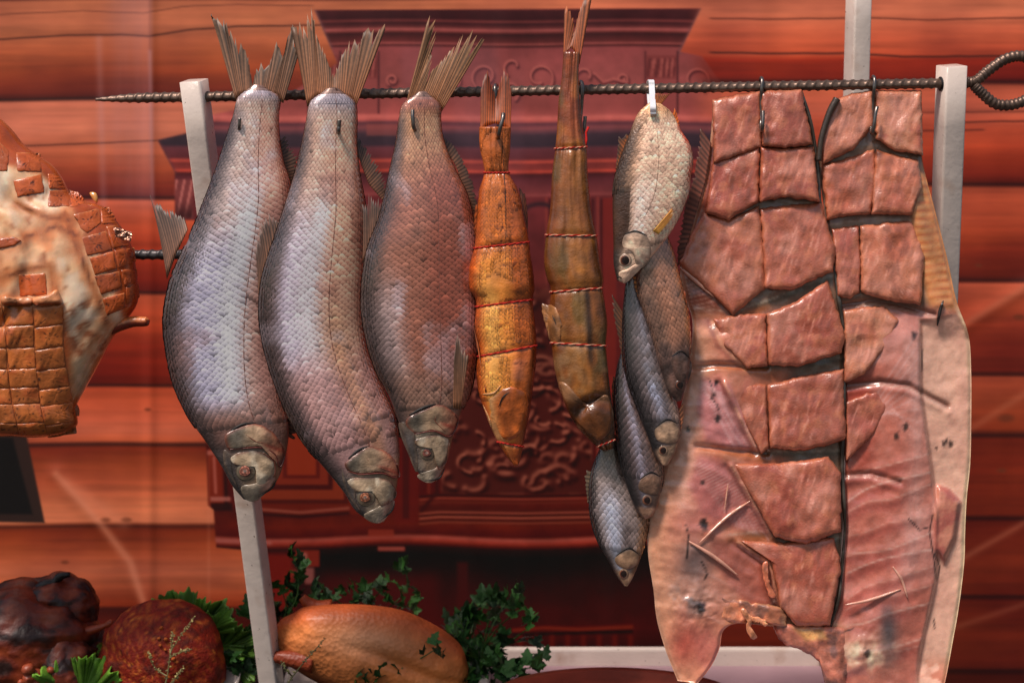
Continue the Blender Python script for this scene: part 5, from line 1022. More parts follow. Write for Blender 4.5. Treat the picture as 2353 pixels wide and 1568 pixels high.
def hB(U, V, x):
    h = 10 * (fbm(U * .012, V * .012, 131, 3) - .5) + 3 * (fbm(U * .05, V * .05, 133, 3) - .5)
    low = sm(V, 700, 780); h = h + 20 * low * np.exp(-((x - .45) / .28) ** 2) + 14 * np.exp(-((x - .82) / .1) ** 2) * (1 - low) * sm(V, 360, 430)
    h = h + 16 * sm(sdist(U, V, [(2142, 1180), (2150, 1110), (2180, 1122), (2208, 1152), (2196, 1236), (2168, 1296), (2146, 1262)]), -3, 12)
    for k in range(11):
        y0 = 1040 + k * 44 + 9 * math.sin(k * 5.1) + 9 * math.sin(k * 2.3); h = h + 1.9 * np.exp(-(ldist(U, V, [(1944, y0 + 58 + 12 * math.sin(k * 1.3)), (1990, y0 + 40), (2045, y0 + 26 + 8 * math.sin(k * 3.7)), (2140, y0 + 6 * math.sin(k * 2.9))]) / 11) ** 2) * (1 - sm(U, 2120, 2150))
    for cut in ([(1936, 700), (2000, 690), (2060, 700), (2146, 722)], [(1938, 885), (2020, 876), (2085, 884), (2176, 932)], [(1940, 1090), (2000, 1086), (2066, 1106)]):
        h = h - 7 * np.exp(-(ldist(U, V, cut) / 6) ** 2) + 3 * np.exp(-(ldist(U, V, [(a, b + 16) for a, b in cut]) / 8) ** 2)
    for k in range(34):
        y0 = 400 + k * 9; xx = np.interp(y0, [380, 700], [2118, 2186]); h = h + 2.4 * np.exp(-(ldist(U, V, [(xx - 46, y0 + 6), (xx + 2, y0)]) / 3) ** 2)
    h = h + 10 * np.exp(-(((U - 1985) / 60) ** 2 + ((V - 1500) / 46) ** 2)) * (1 + 1.5 * (fbm(U * .06, V * .06, 137, 3) - .5))
    fp = [(2112, 735), (2200, 720), (2240, 800), (2240, 1300), (2170, 1620), (2100, 1620), (2110, 1500), (2148, 1330), (2150, 1180), (2128, 1010), (2112, 900)]
    sdf = sdist(U, V, fp)
    return h - 15 * sm(sdf, -4, 7) * low * (1 - sm(V, 1520, 1580))
sheet('belly_side', LB, RB, -6, 300, 90, colB, hB, m_sheet, FB, thick=10)
for k, b in enumerate(BLB):
    b = GROW(b, 1.03)
    pillow('flesh_block', b, lambda U, V, cv=np.mean(b, 0)[1], hh=np.ptp(np.asarray(b)[:, 1]), kk=k: -3 + 12 * (V - cv) / hh + 4 * math.sin(kk * 2.6) + 5 * (fbm(U * .02, V * .02, 60 + kk, 2) - .5), 18 if k < 6 else 14, m_flesh, FB, flesh_col(400 + 7 * k, [(196, 124, 98), (204, 136, 106), (182, 108, 86), (198, 118, 90), (186, 112, 92)][k % 5], [(172, 92, 70), (164, 82, 66), (186, 98, 70)][k % 3], .3), N=96, rings=30, p=7, skirt=16, hn=9, smooth_n=False, seed=500 + k, edge=7)
PS = spl([(1922, 228), (1904, 262), (1886, 320), (1880, 370)], 40)
Vt, Ft = tube_geo(W(PS[:, 0], PS[:, 1], 18), np.linspace(9, 6, 40) * S, 10); mesh('skin_edge', Vt, Ft, m_skin, FB, col=(64, 50, 40))
for k, (pts, rr) in enumerate((([(2050, 1300), (2070, 1330), (2084, 1372)], 4), ([(1940, 1388), (2000, 1376), (2068, 1352)], 4.5))):
    crease('bone', pts, lambda u, v: -6 + hB(u, v, np.full(np.shape(u), .45)), rr * .8, m_sheet, FB, lift=1, col=(214, 158, 136))
crease('hair_fin', [(2166, 690), (2158, 715), (2152, 748)], lambda u, v: hB(u, v, np.full(np.shape(u), .85)) - 6, 4, m_skin, FB, lift=4, col=(50, 42, 40))
pillow('torn_flesh', [(1776, 1432), (1830, 1432), (1900, 1436), (1944, 1450), (1950, 1520), (1930, 1600), (1900, 1590), (1880, 1520), (1840, 1492), (1800, 1476)], lambda U, V: -4 + 0 * U, 16, m_flesh, FB,
       lambda U, V, q: np.clip(mixc(mixc(mixc(np.zeros(U.shape + (3,)) + (188, 116, 94), (216, 160, 96), pm(U, V, [(1822, 1440), (1890, 1444), (1900, 1466), (1850, 1470)], 8) * .9), (108, 80, 76), sm(fbm(U * .035, V * .03, 3, 3), .54, .68) * .7), (150, 76, 62), (1 - sm(U, 1776, 1815)) * .7) * (1 + .9 * (fbm(U * .06, V * .06, 9, 3) - .5))[..., None], 0, 255), N=110, rings=26, p=3, hn=18, seed=620, edge=12, on=(1880, 1480))
hook(2005, None, 'wire hook hung over the skewer, its end sunk in the fillet with the peach edge', pts=[(2004, 226, -16), (2002, 200, -17), (2003, 184, -8), (2005, 177, 4), (2008, 184, 16), (2007, 206, 18), (2004, 236, 6), (2000, 290, 8), (2002, 306, 34), (2006, 292, 44), (2010, 262, 44), (2014, 246, 40)], r=4.4)

# ------------------------------------------------------------------ scored roast on the short skewer
RO = empty('roast_pork', W(60, 585, -150), 'big scored pork roast with orange brown rind squares and pale meat', 'roast')
LR = [(-380, 300), (-420, 400), (-440, 520), (-440, 640), (-430, 760), (-410, 880), (-380, 960), (-300, 1000)]
top = [(-300, 180), (-130, 210), (0, 272), (60, 336), (130, 388), (170, 452), (232, 470), (272, 512), (302, 560), (314, 620), (318, 690), (300, 724), (262, 772), (226, 840), (190, 906), (172, 950), (176, 984), (100, 1004), (0, 1002), (-200, 1010)]
rr_top = rs(spl(top, 400), 160); rr_l = rs(spl([(-300, 180), (-400, 300), (-440, 480), (-440, 700), (-400, 880), (-200, 1010)], 300), 160)
bR = Body(rr_l[::4], rr_top[::4], -150, 150, back=.9, n=180, e=.62, tcurve=([0, .06, .2, .5, .8, .94, 1], [.12, .5, .85, 1, .9, .55, .12]),
          bulge=lambda s, th: 26 * (fbm(s * 7, np.cos(th) * 5 + 5, 141, 4) - .5) - 14 * np.exp(-((np.cos(th) - .36 + 1.2 * (s - .5)) / .05) ** 2) * sm(s, .3, .4) * (1 - sm(s, .6, .7)))
def cR(u, v, s, x):
    n = fbm(u * .018, v * .018, 143, 4) - .5; n2 = fbm(u * .06, v * .06, 145, 3) - .5
    c = np.zeros(np.shape(u) + (3,)) + (236, 186, 142)
    c = mixc(c, (244, 220, 192), sm(n, .0, .2) * .8); c = mixc(c, (220, 132, 78), sm(-n, .04, .2) * .7); c = mixc(c, (150, 80, 46), sm(fbm(u * .03, v * .025, 147, 4), .64, .76) * .7)
    for ln_ in ([(150, 490), (176, 560), (206, 640), (232, 700), (246, 740)], [(0, 640), (60, 620), (118, 610), (128, 680)], [(40, 470), (110, 500), (170, 505)], [(60, 545), (130, 520), (176, 540)]):
        dl = ldist(u, v, ln_); c = mixc(c, (196, 104, 52), .75 * np.exp(-(dl / 15) ** 2)); c = mixc(c, (92, 46, 28), .7 * np.exp(-(dl / 4.5) ** 2) * sm(n2, -.15, .1))
    c = mixc(c, (172, 76, 28), sm(sdist(u, v, [(-500, 150), (0, 262), (130, 378), (240, 460), (330, 560), (330, 740), (280, 730), (215, 560), (160, 480), (90, 400), (0, 380), (-500, 380)]), -6, 14))
    c = mixc(c, (174, 86, 36), sm(sdist(u, v, [(-500, 700), (148, 700), (176, 870), (190, 1020), (-500, 1020)]), -8, 8))
    c = mixc(c, (150, 84, 50), pm(u, v, [(150, 740), (240, 740), (262, 790), (200, 840), (160, 800)], 12) * sm(n2, -.1, .2)); c = mixc(c, (196, 160, 122), pm(u, v, [(160, 820), (215, 820), (190, 900), (165, 920)], 10) * .7)
    return np.clip(c * (1 + .4 * n2)[..., None], 0, 255)
bR.build('meat', m_fat, RO, cR, 200)
def tile(poly, k, h=11, tone=(176, 84, 34), edge=4):
    poly = np.asarray(poly, float)
    def cf(U, V, q):
        n = fbm(U * .04, V * .04, 700 + k, 4) - .5
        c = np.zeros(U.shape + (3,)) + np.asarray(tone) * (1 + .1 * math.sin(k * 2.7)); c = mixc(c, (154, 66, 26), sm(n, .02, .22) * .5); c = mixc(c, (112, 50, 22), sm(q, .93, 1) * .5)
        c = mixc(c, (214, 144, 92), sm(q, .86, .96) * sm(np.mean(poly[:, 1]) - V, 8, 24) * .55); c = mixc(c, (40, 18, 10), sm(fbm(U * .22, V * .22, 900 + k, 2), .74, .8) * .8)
        return np.clip(c * (1 + .3 * n)[..., None], 0, 255)
    # square-cornered outline with its corners kept
    P = np.vstack([rs(np.vstack([poly[i], poly[(i + 1) % len(poly)]]), 8)[:-1] for i in range(len(poly))])
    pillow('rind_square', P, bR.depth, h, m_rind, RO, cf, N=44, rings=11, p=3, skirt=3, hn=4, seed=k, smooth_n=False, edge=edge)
g4 = lambda P: [(x * .2513, y * .2513 + 251) for x, y in P]
g5 = lambda P: [(x * .2648, y * .2648 + 609) for x, y in P]
T1 = [g4([(150, 395), (375, 400), (385, 575), (160, 568)]), g4([(385, 400), (470, 470), (525, 545), (500, 572), (395, 575)]), g4([(0, 305), (90, 390), (70, 568), (-60, 568), (-60, 320)]), g4([(125, 655), (385, 590), (410, 760), (160, 805)]), g4([(452, 745), (640, 740), (640, 890), (440, 892)]), g4([(440, 592), (540, 600), (600, 725), (455, 730)]), g4([(90, 230), (220, 260), (360, 385), (160, 385)]),
      g4([(672, 962), (910, 905), (925, 1040), (800, 1135), (740, 1090)]), g4([(920, 900), (1000, 890), (1060, 1000), (1070, 1045), (935, 1050)]), g4([(752, 1172), (970, 1112), (1035, 1285), (800, 1345)]), g4([(820, 1362), (1035, 1300), (1075, 1455), (870, 1520)]), g5([(820, 95), (1040, 52), (1066, 190), (880, 262)]), g5([(892, 290), (1082, 238), (1092, 370), (930, 440)]),
      g4([(975, 1072), (1085, 1062), (1190, 1245), (1030, 1275)]), g4([(1045, 1290), (1230, 1262), (1248, 1395), (1085, 1452)]), g5([(1052, 42), (1190, 32), (1194, 138), (1078, 180)]), g5([(1092, 190), (1200, 152), (1218, 278), (1108, 345)]), g5([(160, 85), (400, 65), (410, 260), (175, 272)]), g4([(-60, 1185), (120, 1165), (200, 1200), (130, 1250), (-60, 1285)]), g4([(640, 740), (720, 760), (800, 850), (700, 890), (650, 890)])]
for k, p in enumerate(T1):
    if k in (1, 6): continue
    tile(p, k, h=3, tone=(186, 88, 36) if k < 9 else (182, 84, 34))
rows = [([-250, 22, 288, 556], 352), ([-240, 45, 298, 555], 528), ([-230, 62, 303, 552], 722), ([-215, 72, 318, 582], 902), ([-200, 88, 342, 612], 1066), ([-180, 112, 352, 642], 1206), ([-150, 150, 392, 655], 1372), ([-130, 170, 420, 672], 1480)]
for i in range(7):
    for j in range(3):
        (a, y0), (b, y1) = rows[i], rows[i + 1]; sl0 = -18 * (j - 1) * .5
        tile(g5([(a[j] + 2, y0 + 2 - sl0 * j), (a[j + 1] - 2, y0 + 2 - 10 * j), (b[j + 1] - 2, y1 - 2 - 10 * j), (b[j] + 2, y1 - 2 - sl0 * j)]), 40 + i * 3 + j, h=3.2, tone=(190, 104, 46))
for k, p in enumerate((g5([(20, 272), (150, 276), (275, 278), (278, 345), (150, 352), (26, 342)]), g5([(290, 285), (420, 250), (490, 212), (520, 250), (535, 330), (420, 352), (300, 350)]))):
    pillow('rind_edge', p, bR.depth, 20, m_rind, RO, lambda U, V, q: np.clip(mixc(np.zeros(U.shape + (3,)) + (206, 136, 92), (150, 66, 28), sm(V - 690, 0, 8)) * (1 + .6 * (fbm(U * .07, V * .07, 3, 3) - .5))[..., None], 0, 255), N=40, rings=8, p=2, hn=5, seed=k)
fl = spl(g5([(940, 560), (1040, 520), (1160, 490), (1250, 490), (1300, 480)]), 24); Vt, Ft = tube_geo(W(fl[:, 0], fl[:, 1], -100 + 0 * fl[:, 0]), (np.r_[np.linspace(16, 13, 12), np.linspace(13, 11, 9), 9, 6, 2]) * S, 14)
mesh('rind_strip', Vt, Ft, m_rind, RO, col=np.where((Vt[:, 2:3] > np.interp(Vt[:, 0], W(fl[:, 0], fl[:, 1], -100)[:, 0], W(fl[:, 0], fl[:, 1], -100)[:, 2])[:, None] + .001), (206, 120, 66), (120, 40, 16)) * (1 + .3 * (rng.rand(len(Vt), 1) - .5)))
fl = spl([(168, 930), (176, 940), (178, 955)], 10); Vt, Ft = tube_geo(W(fl[:, 0], fl[:, 1], -120 + 0 * fl[:, 0]), np.linspace(10, 5, 10) * S, 8); mesh('torn_scrap', Vt, Ft, m_fat, RO, col=(170, 96, 60))
pillow('garlic_sliver', g4([(820, 768), (880, 765), (900, 830), (880, 858)]), lambda U, V: -120 + 0 * U, 8, m_fat, RO, lambda U, V, q: np.zeros(U.shape + (3,)) + (214, 152, 80), N=20, rings=5)
J = []
gx, gy = np.meshgrid(np.linspace(0, 1, 26), np.linspace(0, 1, 22)); fu = 264 + 38 * gx + 6 * (fbm(gx * 4, gy * 4, 5, 2) - .5); fv = 521 + 20 * gx * .6 + 22 * gy
o = mesh('foil_scrap', W(fu, fv, -44 + 16 * (fbm(gx * 4, gy * 4, 7, 2) - .5)).reshape(-1, 3), grid_faces(22, 26), m_foil); tag(o, 'small crumpled scrap of shiny foil stuck on the roast rind', 'foil')

# ------------------------------------------------------------------ table with dishes below
tz = H - 0.375
def boxm(name, x0, x1, y0, y1, z0, z1, mat, parent=None, bev=.004):
    V = [(x, y, z) for x in (x0, x1) for y in (y0, y1) for z in (z0, z1)]
    F = [(0, 1, 3, 2), (4, 6, 7, 5), (0, 4, 5, 1), (2, 3, 7, 6), (0, 2, 6, 4), (1, 5, 7, 3)]
    o = mesh(name, V, F, mat, parent, smooth=False, origin=((x0 + x1) / 2, (y0 + y1) / 2, z0))
    b = o.modifiers.new('bevel', 'BEVEL'); b.width = bev; b.segments = 3
    return o
tb = empty('table', (0, .1, 0), 'black covered table standing under the hanging food', 'table')
boxm('table_top', -1.2, .47, -.2, .42, tz - .03, tz, m_table, tb)
for x in (-1.1, .4):
    for y in (-.12, .34): boxm('leg', x - .03, x + .03, y - .03, y + .03, 0, tz - .03, m_table, tb)
# white rimmed tray
tr = empty('tray', (.25, .2, tz), 'white rimmed tray with lilac lining under the fillets', 'tray')
yb = .315; kx = (D + yb) / D * S
x0, x1 = (1130 - CU) * kx, (1884 - CU) * kx
boxm('tray_floor', x0, x1 + .02, -.1, yb, tz, tz + .006, m_tray, tr, .001)
boxm('rim', x0, x1, yb, yb + .012, tz + .001, tz + .026, m_paint, tr)
boxm('rim', x0 - .012, x0, -.1, yb + .012, tz + .001, tz + .026, m_paint, tr)
V = np.array([(x1, yb + .012, 0), (x1 + .014, yb + .004, 0), (x1 + .10, -.1, 0), (x1 + .086, -.1, 0)]); V = np.vstack([V + [0, 0, tz + .001], V + [0, 0, tz + .026]])
mesh('rim', V, [(0, 3, 2, 1), (4, 5, 6, 7), (0, 1, 5, 4), (1, 2, 6, 5), (2, 3, 7, 6), (3, 0, 4, 7)], m_paint, tr, smooth=False)
def lathe(prof, n=64):
    a = np.linspace(0, 2 * pi, n, endpoint=False); V = np.array([[(r * math.cos(t), r * math.sin(t), z) for t in a] for r, z in prof]).reshape(-1, 3)
    F = [tuple(f) for f in grid_faces(len(prof), n, True)]; F += [tuple(range(n))[::-1], tuple(range((len(prof) - 1) * n, len(prof) * n))]
    return V, F
V, F = lathe([(.02, .0), (.118, .0), (.126, .006), (.126, .022), (.12, .027), (.108, .026), (.102, .021), (.001, .021)])
o = mesh('wooden_board', V + np.array([(1410 - CU) * S * 1.08, .07, tz + .006]), F, m_wood, origin=((1410 - CU) * S * 1.08, .07, tz + .006)); tag(o, 'round red brown wooden dish in the white rimmed tray', 'dish')
# tilted plates
def plate(u, v, d, r, tilt, label, roll=0.0, sq=1.0):
    V, F = lathe([(.001, .0), (.6 * r, .0), (.66 * r, .004), (.97 * r, .02), (1.0 * r, .021), (1.0 * r, .025), (.96 * r, .025), (.64 * r, .011), (.001, .010)])
    V[:, 0] *= sq
    Mx = np.array(Matrix.Rotation(roll, 3, 'Y') @ Matrix.Rotation(tilt, 3, 'X')); C = W(u, v, d); V = V @ Mx.T + C
    o = mesh('plate', V, F, m_plate, origin=C); return tag(o, label, 'plate', 'white plates propped along the table')
plate(396, 1556, -560, .078, radians(55), 'white plate behind the red spiced meat', 0.0)
plate(862, 1612, -640, .100, radians(52), 'white plate behind the whole cured duck', 0.03)
plate(60, 1560, -600, .066, radians(50), 'white plate behind the dark roasted bird')

def blob(name, C, rad, mat, parent, colf, amp=.12, fr=3.0, seed=0, n=60, m=90, rot=None):
    th = np.linspace(0.02, pi - .02, n); ph = np.linspace(0, 2 * pi, m, endpoint=False); TH, PH = np.meshgrid(th, ph, indexing='ij')
    N = np.stack([np.sin(TH) * np.cos(PH), np.cos(TH), np.sin(TH) * np.sin(PH)], -1)
    k = 1 + amp * ((fbm(N[..., 0] * fr + 9, N[..., 2] * fr + 5, seed, 4) + fbm(N[..., 1] * fr + 3, N[..., 2] * fr + 1, seed + 3, 4)) - 1)
    P = N * k[..., None] * np.asarray(rad)
    if rot is not None: P = P @ np.array(rot).T
    V = (P + C).reshape(-1, 3); F = [tuple(f) for f in grid_faces(n, m, True)]; F += [tuple(range(m))[::-1], tuple(range((n - 1) * m, n * m))]
    return mesh(name, V, F, mat, parent, col=colf(N, k).reshape(-1, 3))
# spiced meat
def spc(N, k):
    n = fbm(N[..., 0] * 22 + 9, N[..., 2] * 22, 5, 3); c = np.zeros(N.shape) + (132, 30, 12)
    c = mixc(c, (168, 70, 24), sm(n, .52, .66)); c = mixc(c, (200, 110, 40), sm(fbm(N[..., 0] * 40 + 9, N[..., 2] * 40, 8, 2), .7, .82)); return mixc(c, (74, 18, 10), sm(fbm(N[..., 0] * 9, N[..., 2] * 9, 9, 3), .55, .7) * .7)
rt = empty('spiced_meat', W(374, 1600, -500), 'round lump of meat crusted in dark red spice on green lettuce', 'meat')
blob('crusted_meat', W(372, 1520, -470), (.066, .05, .066), m_spice, rt, spc, amp=.16, fr=2.2, seed=5, rot=Matrix.Rotation(.3, 3, 'Y'))
for k in range(34):
    a, b_ = rng.uniform(-1, 1), rng.uniform(-1, 1)
    if a * a + b_ * b_ < .85:
        blob('spice_crumb', W(372 + a * 105, 1512 + b_ * 105, -470 + 118 * math.sqrt(max(0, 1 - a * a - b_ * b_)) + 1), np.array((1, 1, 1)) * rng.uniform(.0012, .0026), m_spice, rt, lambda N, k_: np.zeros(N.shape) + (186, 92, 34), n=6, m=8, amp=.3, seed=k)
# duck
dk = empty('cured_duck', W(850, 1600, -470), 'whole golden brown cured duck with pitted skin on parsley', 'duck')
LD = [(628, 1446), (648, 1420), (676, 1406), (700, 1392), (760, 1386), (850, 1388), (930, 1402), (1010, 1440), (1058, 1480), (1076, 1530)]
RD = [(634, 1470), (650, 1514), (690, 1544), (740, 1572), (800, 1602), (870, 1632), (930, 1652), (1000, 1652), (1050, 1624), (1074, 1572)]
bD = Body(RD, LD, -470, 120, back=.8, n=110, bulge=lambda s, th: 26 * (fbm(s * 4, np.cos(th) * 1.4 + 6, 151, 3) - .5) - 14 * np.exp(-((np.cos(th) - .1 + (s - .5) * .8) / .12) ** 2) * sm(s, .4, .6))
def cD(u, v, s, x):
    n = fbm(u * .012, v * .014, 153, 4) - .5; c = np.zeros(np.shape(u) + (3,)) + (214, 122, 62)
    c = mixc(c, (222, 152, 108), np.exp(-(((u - 830) / 110) ** 2 + ((v - 1470) / 50) ** 2))); c = mixc(c, (168, 72, 34), sm(x, .35, .9) * .7); c = mixc(c, (208, 132, 76), sm(u, 900, 1000) * sm(-x, -.4, .5) * .7); c = mixc(c, (96, 42, 22), sm(-x, .6, .98) * .7)
    return np.clip(c * (1 + .5 * n)[..., None], 0, 255)
bD.build('body', m_duck, dk, cD, 110)
fl = spl([(760, 1400), (730, 1396), (708, 1384), (694, 1370)], 16); Vt, Ft = tube_geo(W(fl[:, 0], fl[:, 1], -470 + 0 * fl[:, 0]), np.linspace(24, 9, 16) * S * 1.2, 12); mesh('wing', Vt, Ft, m_duck, dk, col=(156, 66, 30))
fl = spl([(620, 1505), (660, 1510), (720, 1520)], 16); Vt, Ft = tube_geo(W(fl[:, 0], fl[:, 1], -410 + 0 * fl[:, 0]), np.r_[5, 8, 11, np.linspace(13, 24, 13)] * S * 1.2, 12); mesh('wing', Vt, Ft, m_duck, dk, col=(132, 54, 28))
# dark bird at the left
bd = empty('roast_bird', W(80, 1600, -520), 'dark glossy roasted bird with a charred wing tip', 'bird')
def bdc(N, k): n = fbm(N[..., 0] * 4 + 3, N[..., 2] * 4, 3, 4); return mixc(mixc(np.zeros(N.shape) + (104, 36, 16), (40, 16, 10), sm(n, .48, .64)), (130, 54, 24), sm(-n, -.42, -.3))
blob('body', W(60, 1470, -520), (.078, .06, .062), m_bird, bd, bdc, amp=.35, fr=1.9, seed=17)
blob('breast', W(128, 1398, -540), (.046, .04, .038), m_bird, bd, bdc, amp=.3, fr=2, seed=18)
blob('thigh', W(150, 1540, -470), (.040, .035, .046), m_bird, bd, bdc, amp=.3, fr=2, seed=19)
fl = spl([(46, 1388), (76, 1362), (104, 1342), (126, 1336), (140, 1322), (162, 1318)], 20); Vt, Ft = tube_geo(W(fl[:, 0], fl[:, 1], -500 + 0 * fl[:, 0]), np.r_[np.linspace(8, 15, 8), np.linspace(15, 10, 6), np.linspace(12, 6, 6)] * S, 10); mesh('wing_tip', Vt, Ft, m_bird, bd, col=(20, 12, 11), label='charred black wing tip')
fl = spl([(190, 1452), (230, 1440), (262, 1426)], 14); Vt, Ft = tube_geo(W(fl[:, 0], fl[:, 1], -470 + 0 * fl[:, 0]), np.r_[np.linspace(15, 7, 10), 9, 10, 9, 5] * S, 10); mesh('leg_bone', Vt, Ft, m_bird, bd, col=(146, 58, 28))
for k in range(26):
    blob('stuffing_crumb', W(40 + rng.uniform(0, 80), 1545 + rng.uniform(-10, 40), -400 + rng.uniform(-20, 30)), np.array((1, 1, 1)) * rng.uniform(.003, .007), m_bird, bd, lambda N, k_: np.zeros(N.shape) + (156, 72, 44), n=8, m=10, amp=.4, seed=k)
# lettuce
def lettuce(u, v, d, size, rot, tone, label, seed, lean=.9):
    n, m = 30, 200; t = np.linspace(.05, 1, n)[:, None]; a = np.linspace(-1.5, 1.5, m)[None]
    jit_ = fbm(a * 7 + seed, 0 * a, seed, 4)
    rr = size * t * (.86 + .22 * jit_ + .03 * np.sin(a * 61) * t ** 3); wv_ = t ** 2.0 * size * (.22 * np.sin(a * 8 + seed + 4 * jit_) + .07 * np.sin(a * 21 + 2 * seed + 5 * jit_))
    X = rr * np.sin(a); Y = wv_ - lean * .2 * size * t; Z = rr * np.cos(a) * .9 + .03 * size * np.sin(a * 33 + 5 * jit_) * t ** 3
    P = np.stack([X, Y, Z], -1).reshape(-1, 3) @ np.array(Matrix.Rotation(rot, 3, 'Y')).T
    n1 = fbm(a * 4 + 0 * t, t * 5 + 0 * a, seed, 3); c = np.zeros((n, m, 3)) + tone; c = mixc(c, np.asarray(tone) * 1.5, sm(t, .75, 1) * sm(n1, .35, .6)); c = mixc(c, (150, 160, 96), (1 - sm(t, .1, .5)) * .6)
    o = mesh('lettuce_leaf', P + W(u, v, d), grid_faces(n, m), m_leaf, col=np.clip(c, 0, 255).reshape(-1, 3), origin=W(u, v, d)); s_ = o.modifiers.new('thickness', 'SOLIDIFY'); s_.thickness = .0008
    tag(o, label, 'lettuce', 'lettuce leaves around the meat')
lettuce(440, 1470, -545, .062, .35, (70, 104, 36), 'dark green lettuce leaf standing behind the red spiced meat', 3)
lettuce(290, 1540, -500, .046, -.8, (84, 112, 36), 'small pale green lettuce leaf between the dark bird and the spiced meat', 5)
lettuce(190, 1610, -410, .056, -.1, (84, 122, 38), 'bright green lettuce leaf in front of the dark roasted bird', 8)
lettuce(500, 1500, -540, .05, .9, (64, 92, 32), 'olive lettuce leaf at the plate edge beside the white post', 11)
lettuce(290, 1630, -420, .036, .5, (88, 122, 44), 'curly light green lettuce leaf below the small pale one', 13)
# parsley
def leaf_geo():
    out = []
    for c0, ang, sz in ((0, 0, 1.0), (0, 1.0, .72), (0, -1.0, .72)):
        pts = [(0, 0), (.16, .28), (.34, .34), (.26, .52), (.40, .70), (.20, .78), (.14, .96), (0, 1.08), (-.14, .96), (-.20, .78), (-.40, .70), (-.26, .52), (-.34, .34), (-.16, .28)]
        ca, sa = math.cos(ang), math.sin(ang); out.append([((x * ca + y * sa) * sz, (-x * sa + y * ca) * sz, (.22 * abs(x) - .25 * y * y) * sz) for x, y in pts])
    V, F = [], []
    for P in out:
        b = len(V); V += P + [(sum(p[0] for p in P) / 14, sum(p[1] for p in P) / 14, -.06)]; F += [(b + i, b + (i + 1) % 14, b + 14) for i in range(14)]
    return V, F
LV, LF = leaf_geo(); LMS = []
for k, tn in enumerate(((34, 70, 26), (44, 86, 32), (24, 52, 22), (50, 98, 38))):
    me = bpy.data.meshes.new('parsley_leaf'); me.from_pydata(LV, [], LF); me.update(); a = me.color_attributes.new('Col', 'FLOAT_COLOR', 'POINT')
    cc_ = np.ones((len(LV), 4), np.float32); cc_[:, :3] = lin(tn); a.data.foreach_set('color', cc_.ravel()); me.materials.append(m_leaf); LMS.append(me)
def parsley(u, v, d, pts, label, seed, size=.0165):
    r = np.random.RandomState(seed); root = empty('parsley_sprig', W(u, v, d), label, 'parsley', 'parsley sprigs round the duck'); J = Join()
    for (pu, pv, pd) in pts:
        E = W(pu, pv, pd); A = W(u, v, d); mid = (A + E) / 2 + np.array([r.normal(0, .006), r.normal(0, .006), .004]); Vt, Ft = tube_geo(spl([A, mid, E], 8), np.linspace(.0011, .0006, 8), 5); J.add(Vt, Ft, (44, 80, 32))
        for q in range(5):
            o = bpy.data.objects.new('leaf', LMS[r.randint(4)]); SC.collection.objects.link(o); o.parent = root
            o.location = Vector(E - ORG[root.name]) + Vector((r.normal(0, .009), r.normal(0, .005), r.normal(0, .008)))
            o.rotation_euler = (radians(r.uniform(35, 120)), r.uniform(-.5, .5), r.uniform(-pi, pi) * .9); k = size * r.uniform(.65, 1.15); o.scale = (k, k, k)
    J.build('stem', m_leaf, root)
R_ = lambda n, u0, u1, v0, v1, d0, d1, s: [(rng.uniform(u0, u1), rng.uniform(v0, v1), rng.uniform(d0, d1)) for _ in range(n)]
parsley(640, 1450, -600, [(685, 1306, -600), (650, 1360, -600), (620, 1390, -600), (700, 1350, -620), (660, 1400, -610), (610, 1420, -590)] , 'parsley sprig standing between the white post and the duck wing', 1)
parsley(860, 1450, -640, [(760, 1368, -620), (740, 1382, -610), (830, 1370, -640), (880, 1350, -640), (905, 1330, -650), (920, 1372, -640), (950, 1380, -650), (850, 1392, -630)], 'low dark parsley sprig along the upper edge of the duck', 2)
parsley(1100, 1530, -560, R_(13, 1050, 1230, 1400, 1560, -600, -480, 1) + [(1170, 1370, -560), (1190, 1400, -550), (1130, 1395, -570), (1090, 1420, -590), (1060, 1425, -600), (1215, 1440, -540)], 'tall bushy parsley sprig right beside the white tray', 3, .018)
parsley(1130, 1590, -470, R_(9, 1080, 1220, 1500, 1580, -480, -420, 1), 'low parsley sprig in front of the bushy one by the tray', 4)
parsley(560, 1560, -520, [(545, 1540, -500), (575, 1530, -510), (590, 1500, -540), (566, 1470, -560), (590, 1420, -590), (580, 1450, -580), (640, 1500, -540)], 'parsley sprig between the spiced meat plate and the white post', 5)
parsley(880, 1600, -380, [(860, 1556, -370), (890, 1560, -370), (905, 1568, -380), (830, 1574, -370), (940, 1572, -370), (1000, 1490, -345)], 'parsley sprig lying over the front of the duck', 6, .014)
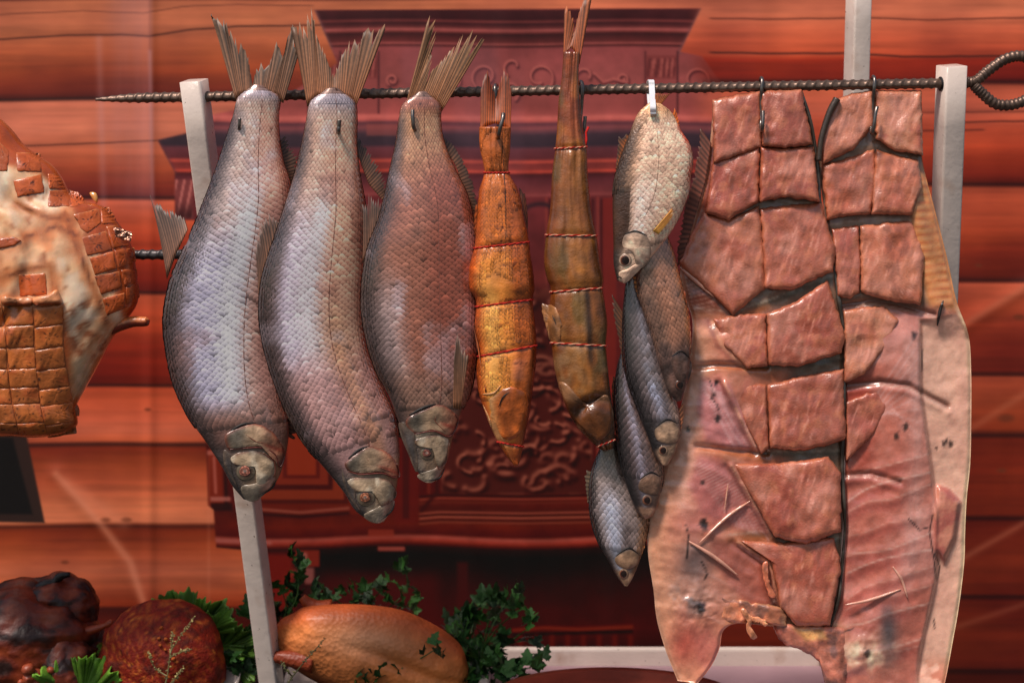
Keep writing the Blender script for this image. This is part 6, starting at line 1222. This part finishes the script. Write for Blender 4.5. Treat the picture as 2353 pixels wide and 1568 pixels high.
# thyme twigs near the skewer plane
def thyme(stems, d, label, seed, tone):
    r = np.random.RandomState(seed); A = stems[0][0]; root = empty('thyme_twig', W(A[0], A[1], d), label, 'thyme', 'dry thyme twigs in front of the dishes'); J = Join(); K = Join()
    for st in stems:
        P = spl(st, 30); dd = d + 6 * np.sin(np.arange(30) * .2 + seed); Pw = W(P[:, 0], P[:, 1], dd); Vt, Ft = tube_geo(Pw, np.linspace(2.0, 1.0, 30) * S, 6); J.add(Vt, Ft, np.asarray(tone) * .8)
        for i in range(4, 30):
            for _ in range(2):
                if r.rand() < (.95 if i > 16 else .4):
                    a = r.uniform(0, 2 * pi); ln_ = r.uniform(4, 9) * S; dr = np.array([math.cos(a), r.uniform(-.5, .5), math.sin(a) * .8 + .35]); dr /= np.linalg.norm(dr); T_ = np.cross(dr, [0, 1, 0]); T_ /= np.linalg.norm(T_) + 1e-9; q = Pw[i]; N_ = np.cross(dr, T_)
                    V = np.array([q, q + dr * ln_ * .5 + T_ * ln_ * .28, q + dr * ln_, q + dr * ln_ * .5 - T_ * ln_ * .28, q + dr * ln_ * .5 + N_ * ln_ * .2, q + dr * ln_ * .5 - N_ * ln_ * .2])
                    K.add(V, [(0, 1, 4), (1, 2, 4), (2, 3, 4), (3, 0, 4), (1, 0, 5), (2, 1, 5), (3, 2, 5), (0, 3, 5)], np.asarray(tone) * r.uniform(.7, 1.35))
    J.build('stem', m_leaf, root); o = K.build('leaves', m_leaf, root); o['kind'] = 'stuff'
    return root
thyme([[(372, 1600), (385, 1550), (392, 1500), (405, 1475), (425, 1445), (446, 1416)], [(392, 1500), (396, 1475), (398, 1452)], [(385, 1552), (360, 1535), (348, 1515), (342, 1495)], [(390, 1510), (410, 1498), (438, 1490)], [(378, 1580), (400, 1560), (422, 1532)]], -330, 'pale dry thyme twig in front of the red spiced meat', 3, (150, 138, 88))
thyme([[(640, 1610), (660, 1570), (690, 1530), (720, 1495), (746, 1466)], [(672, 1552), (656, 1535), (648, 1520)]], -330, 'green thyme twig in front of the duck beside the white post', 5, (84, 84, 48))
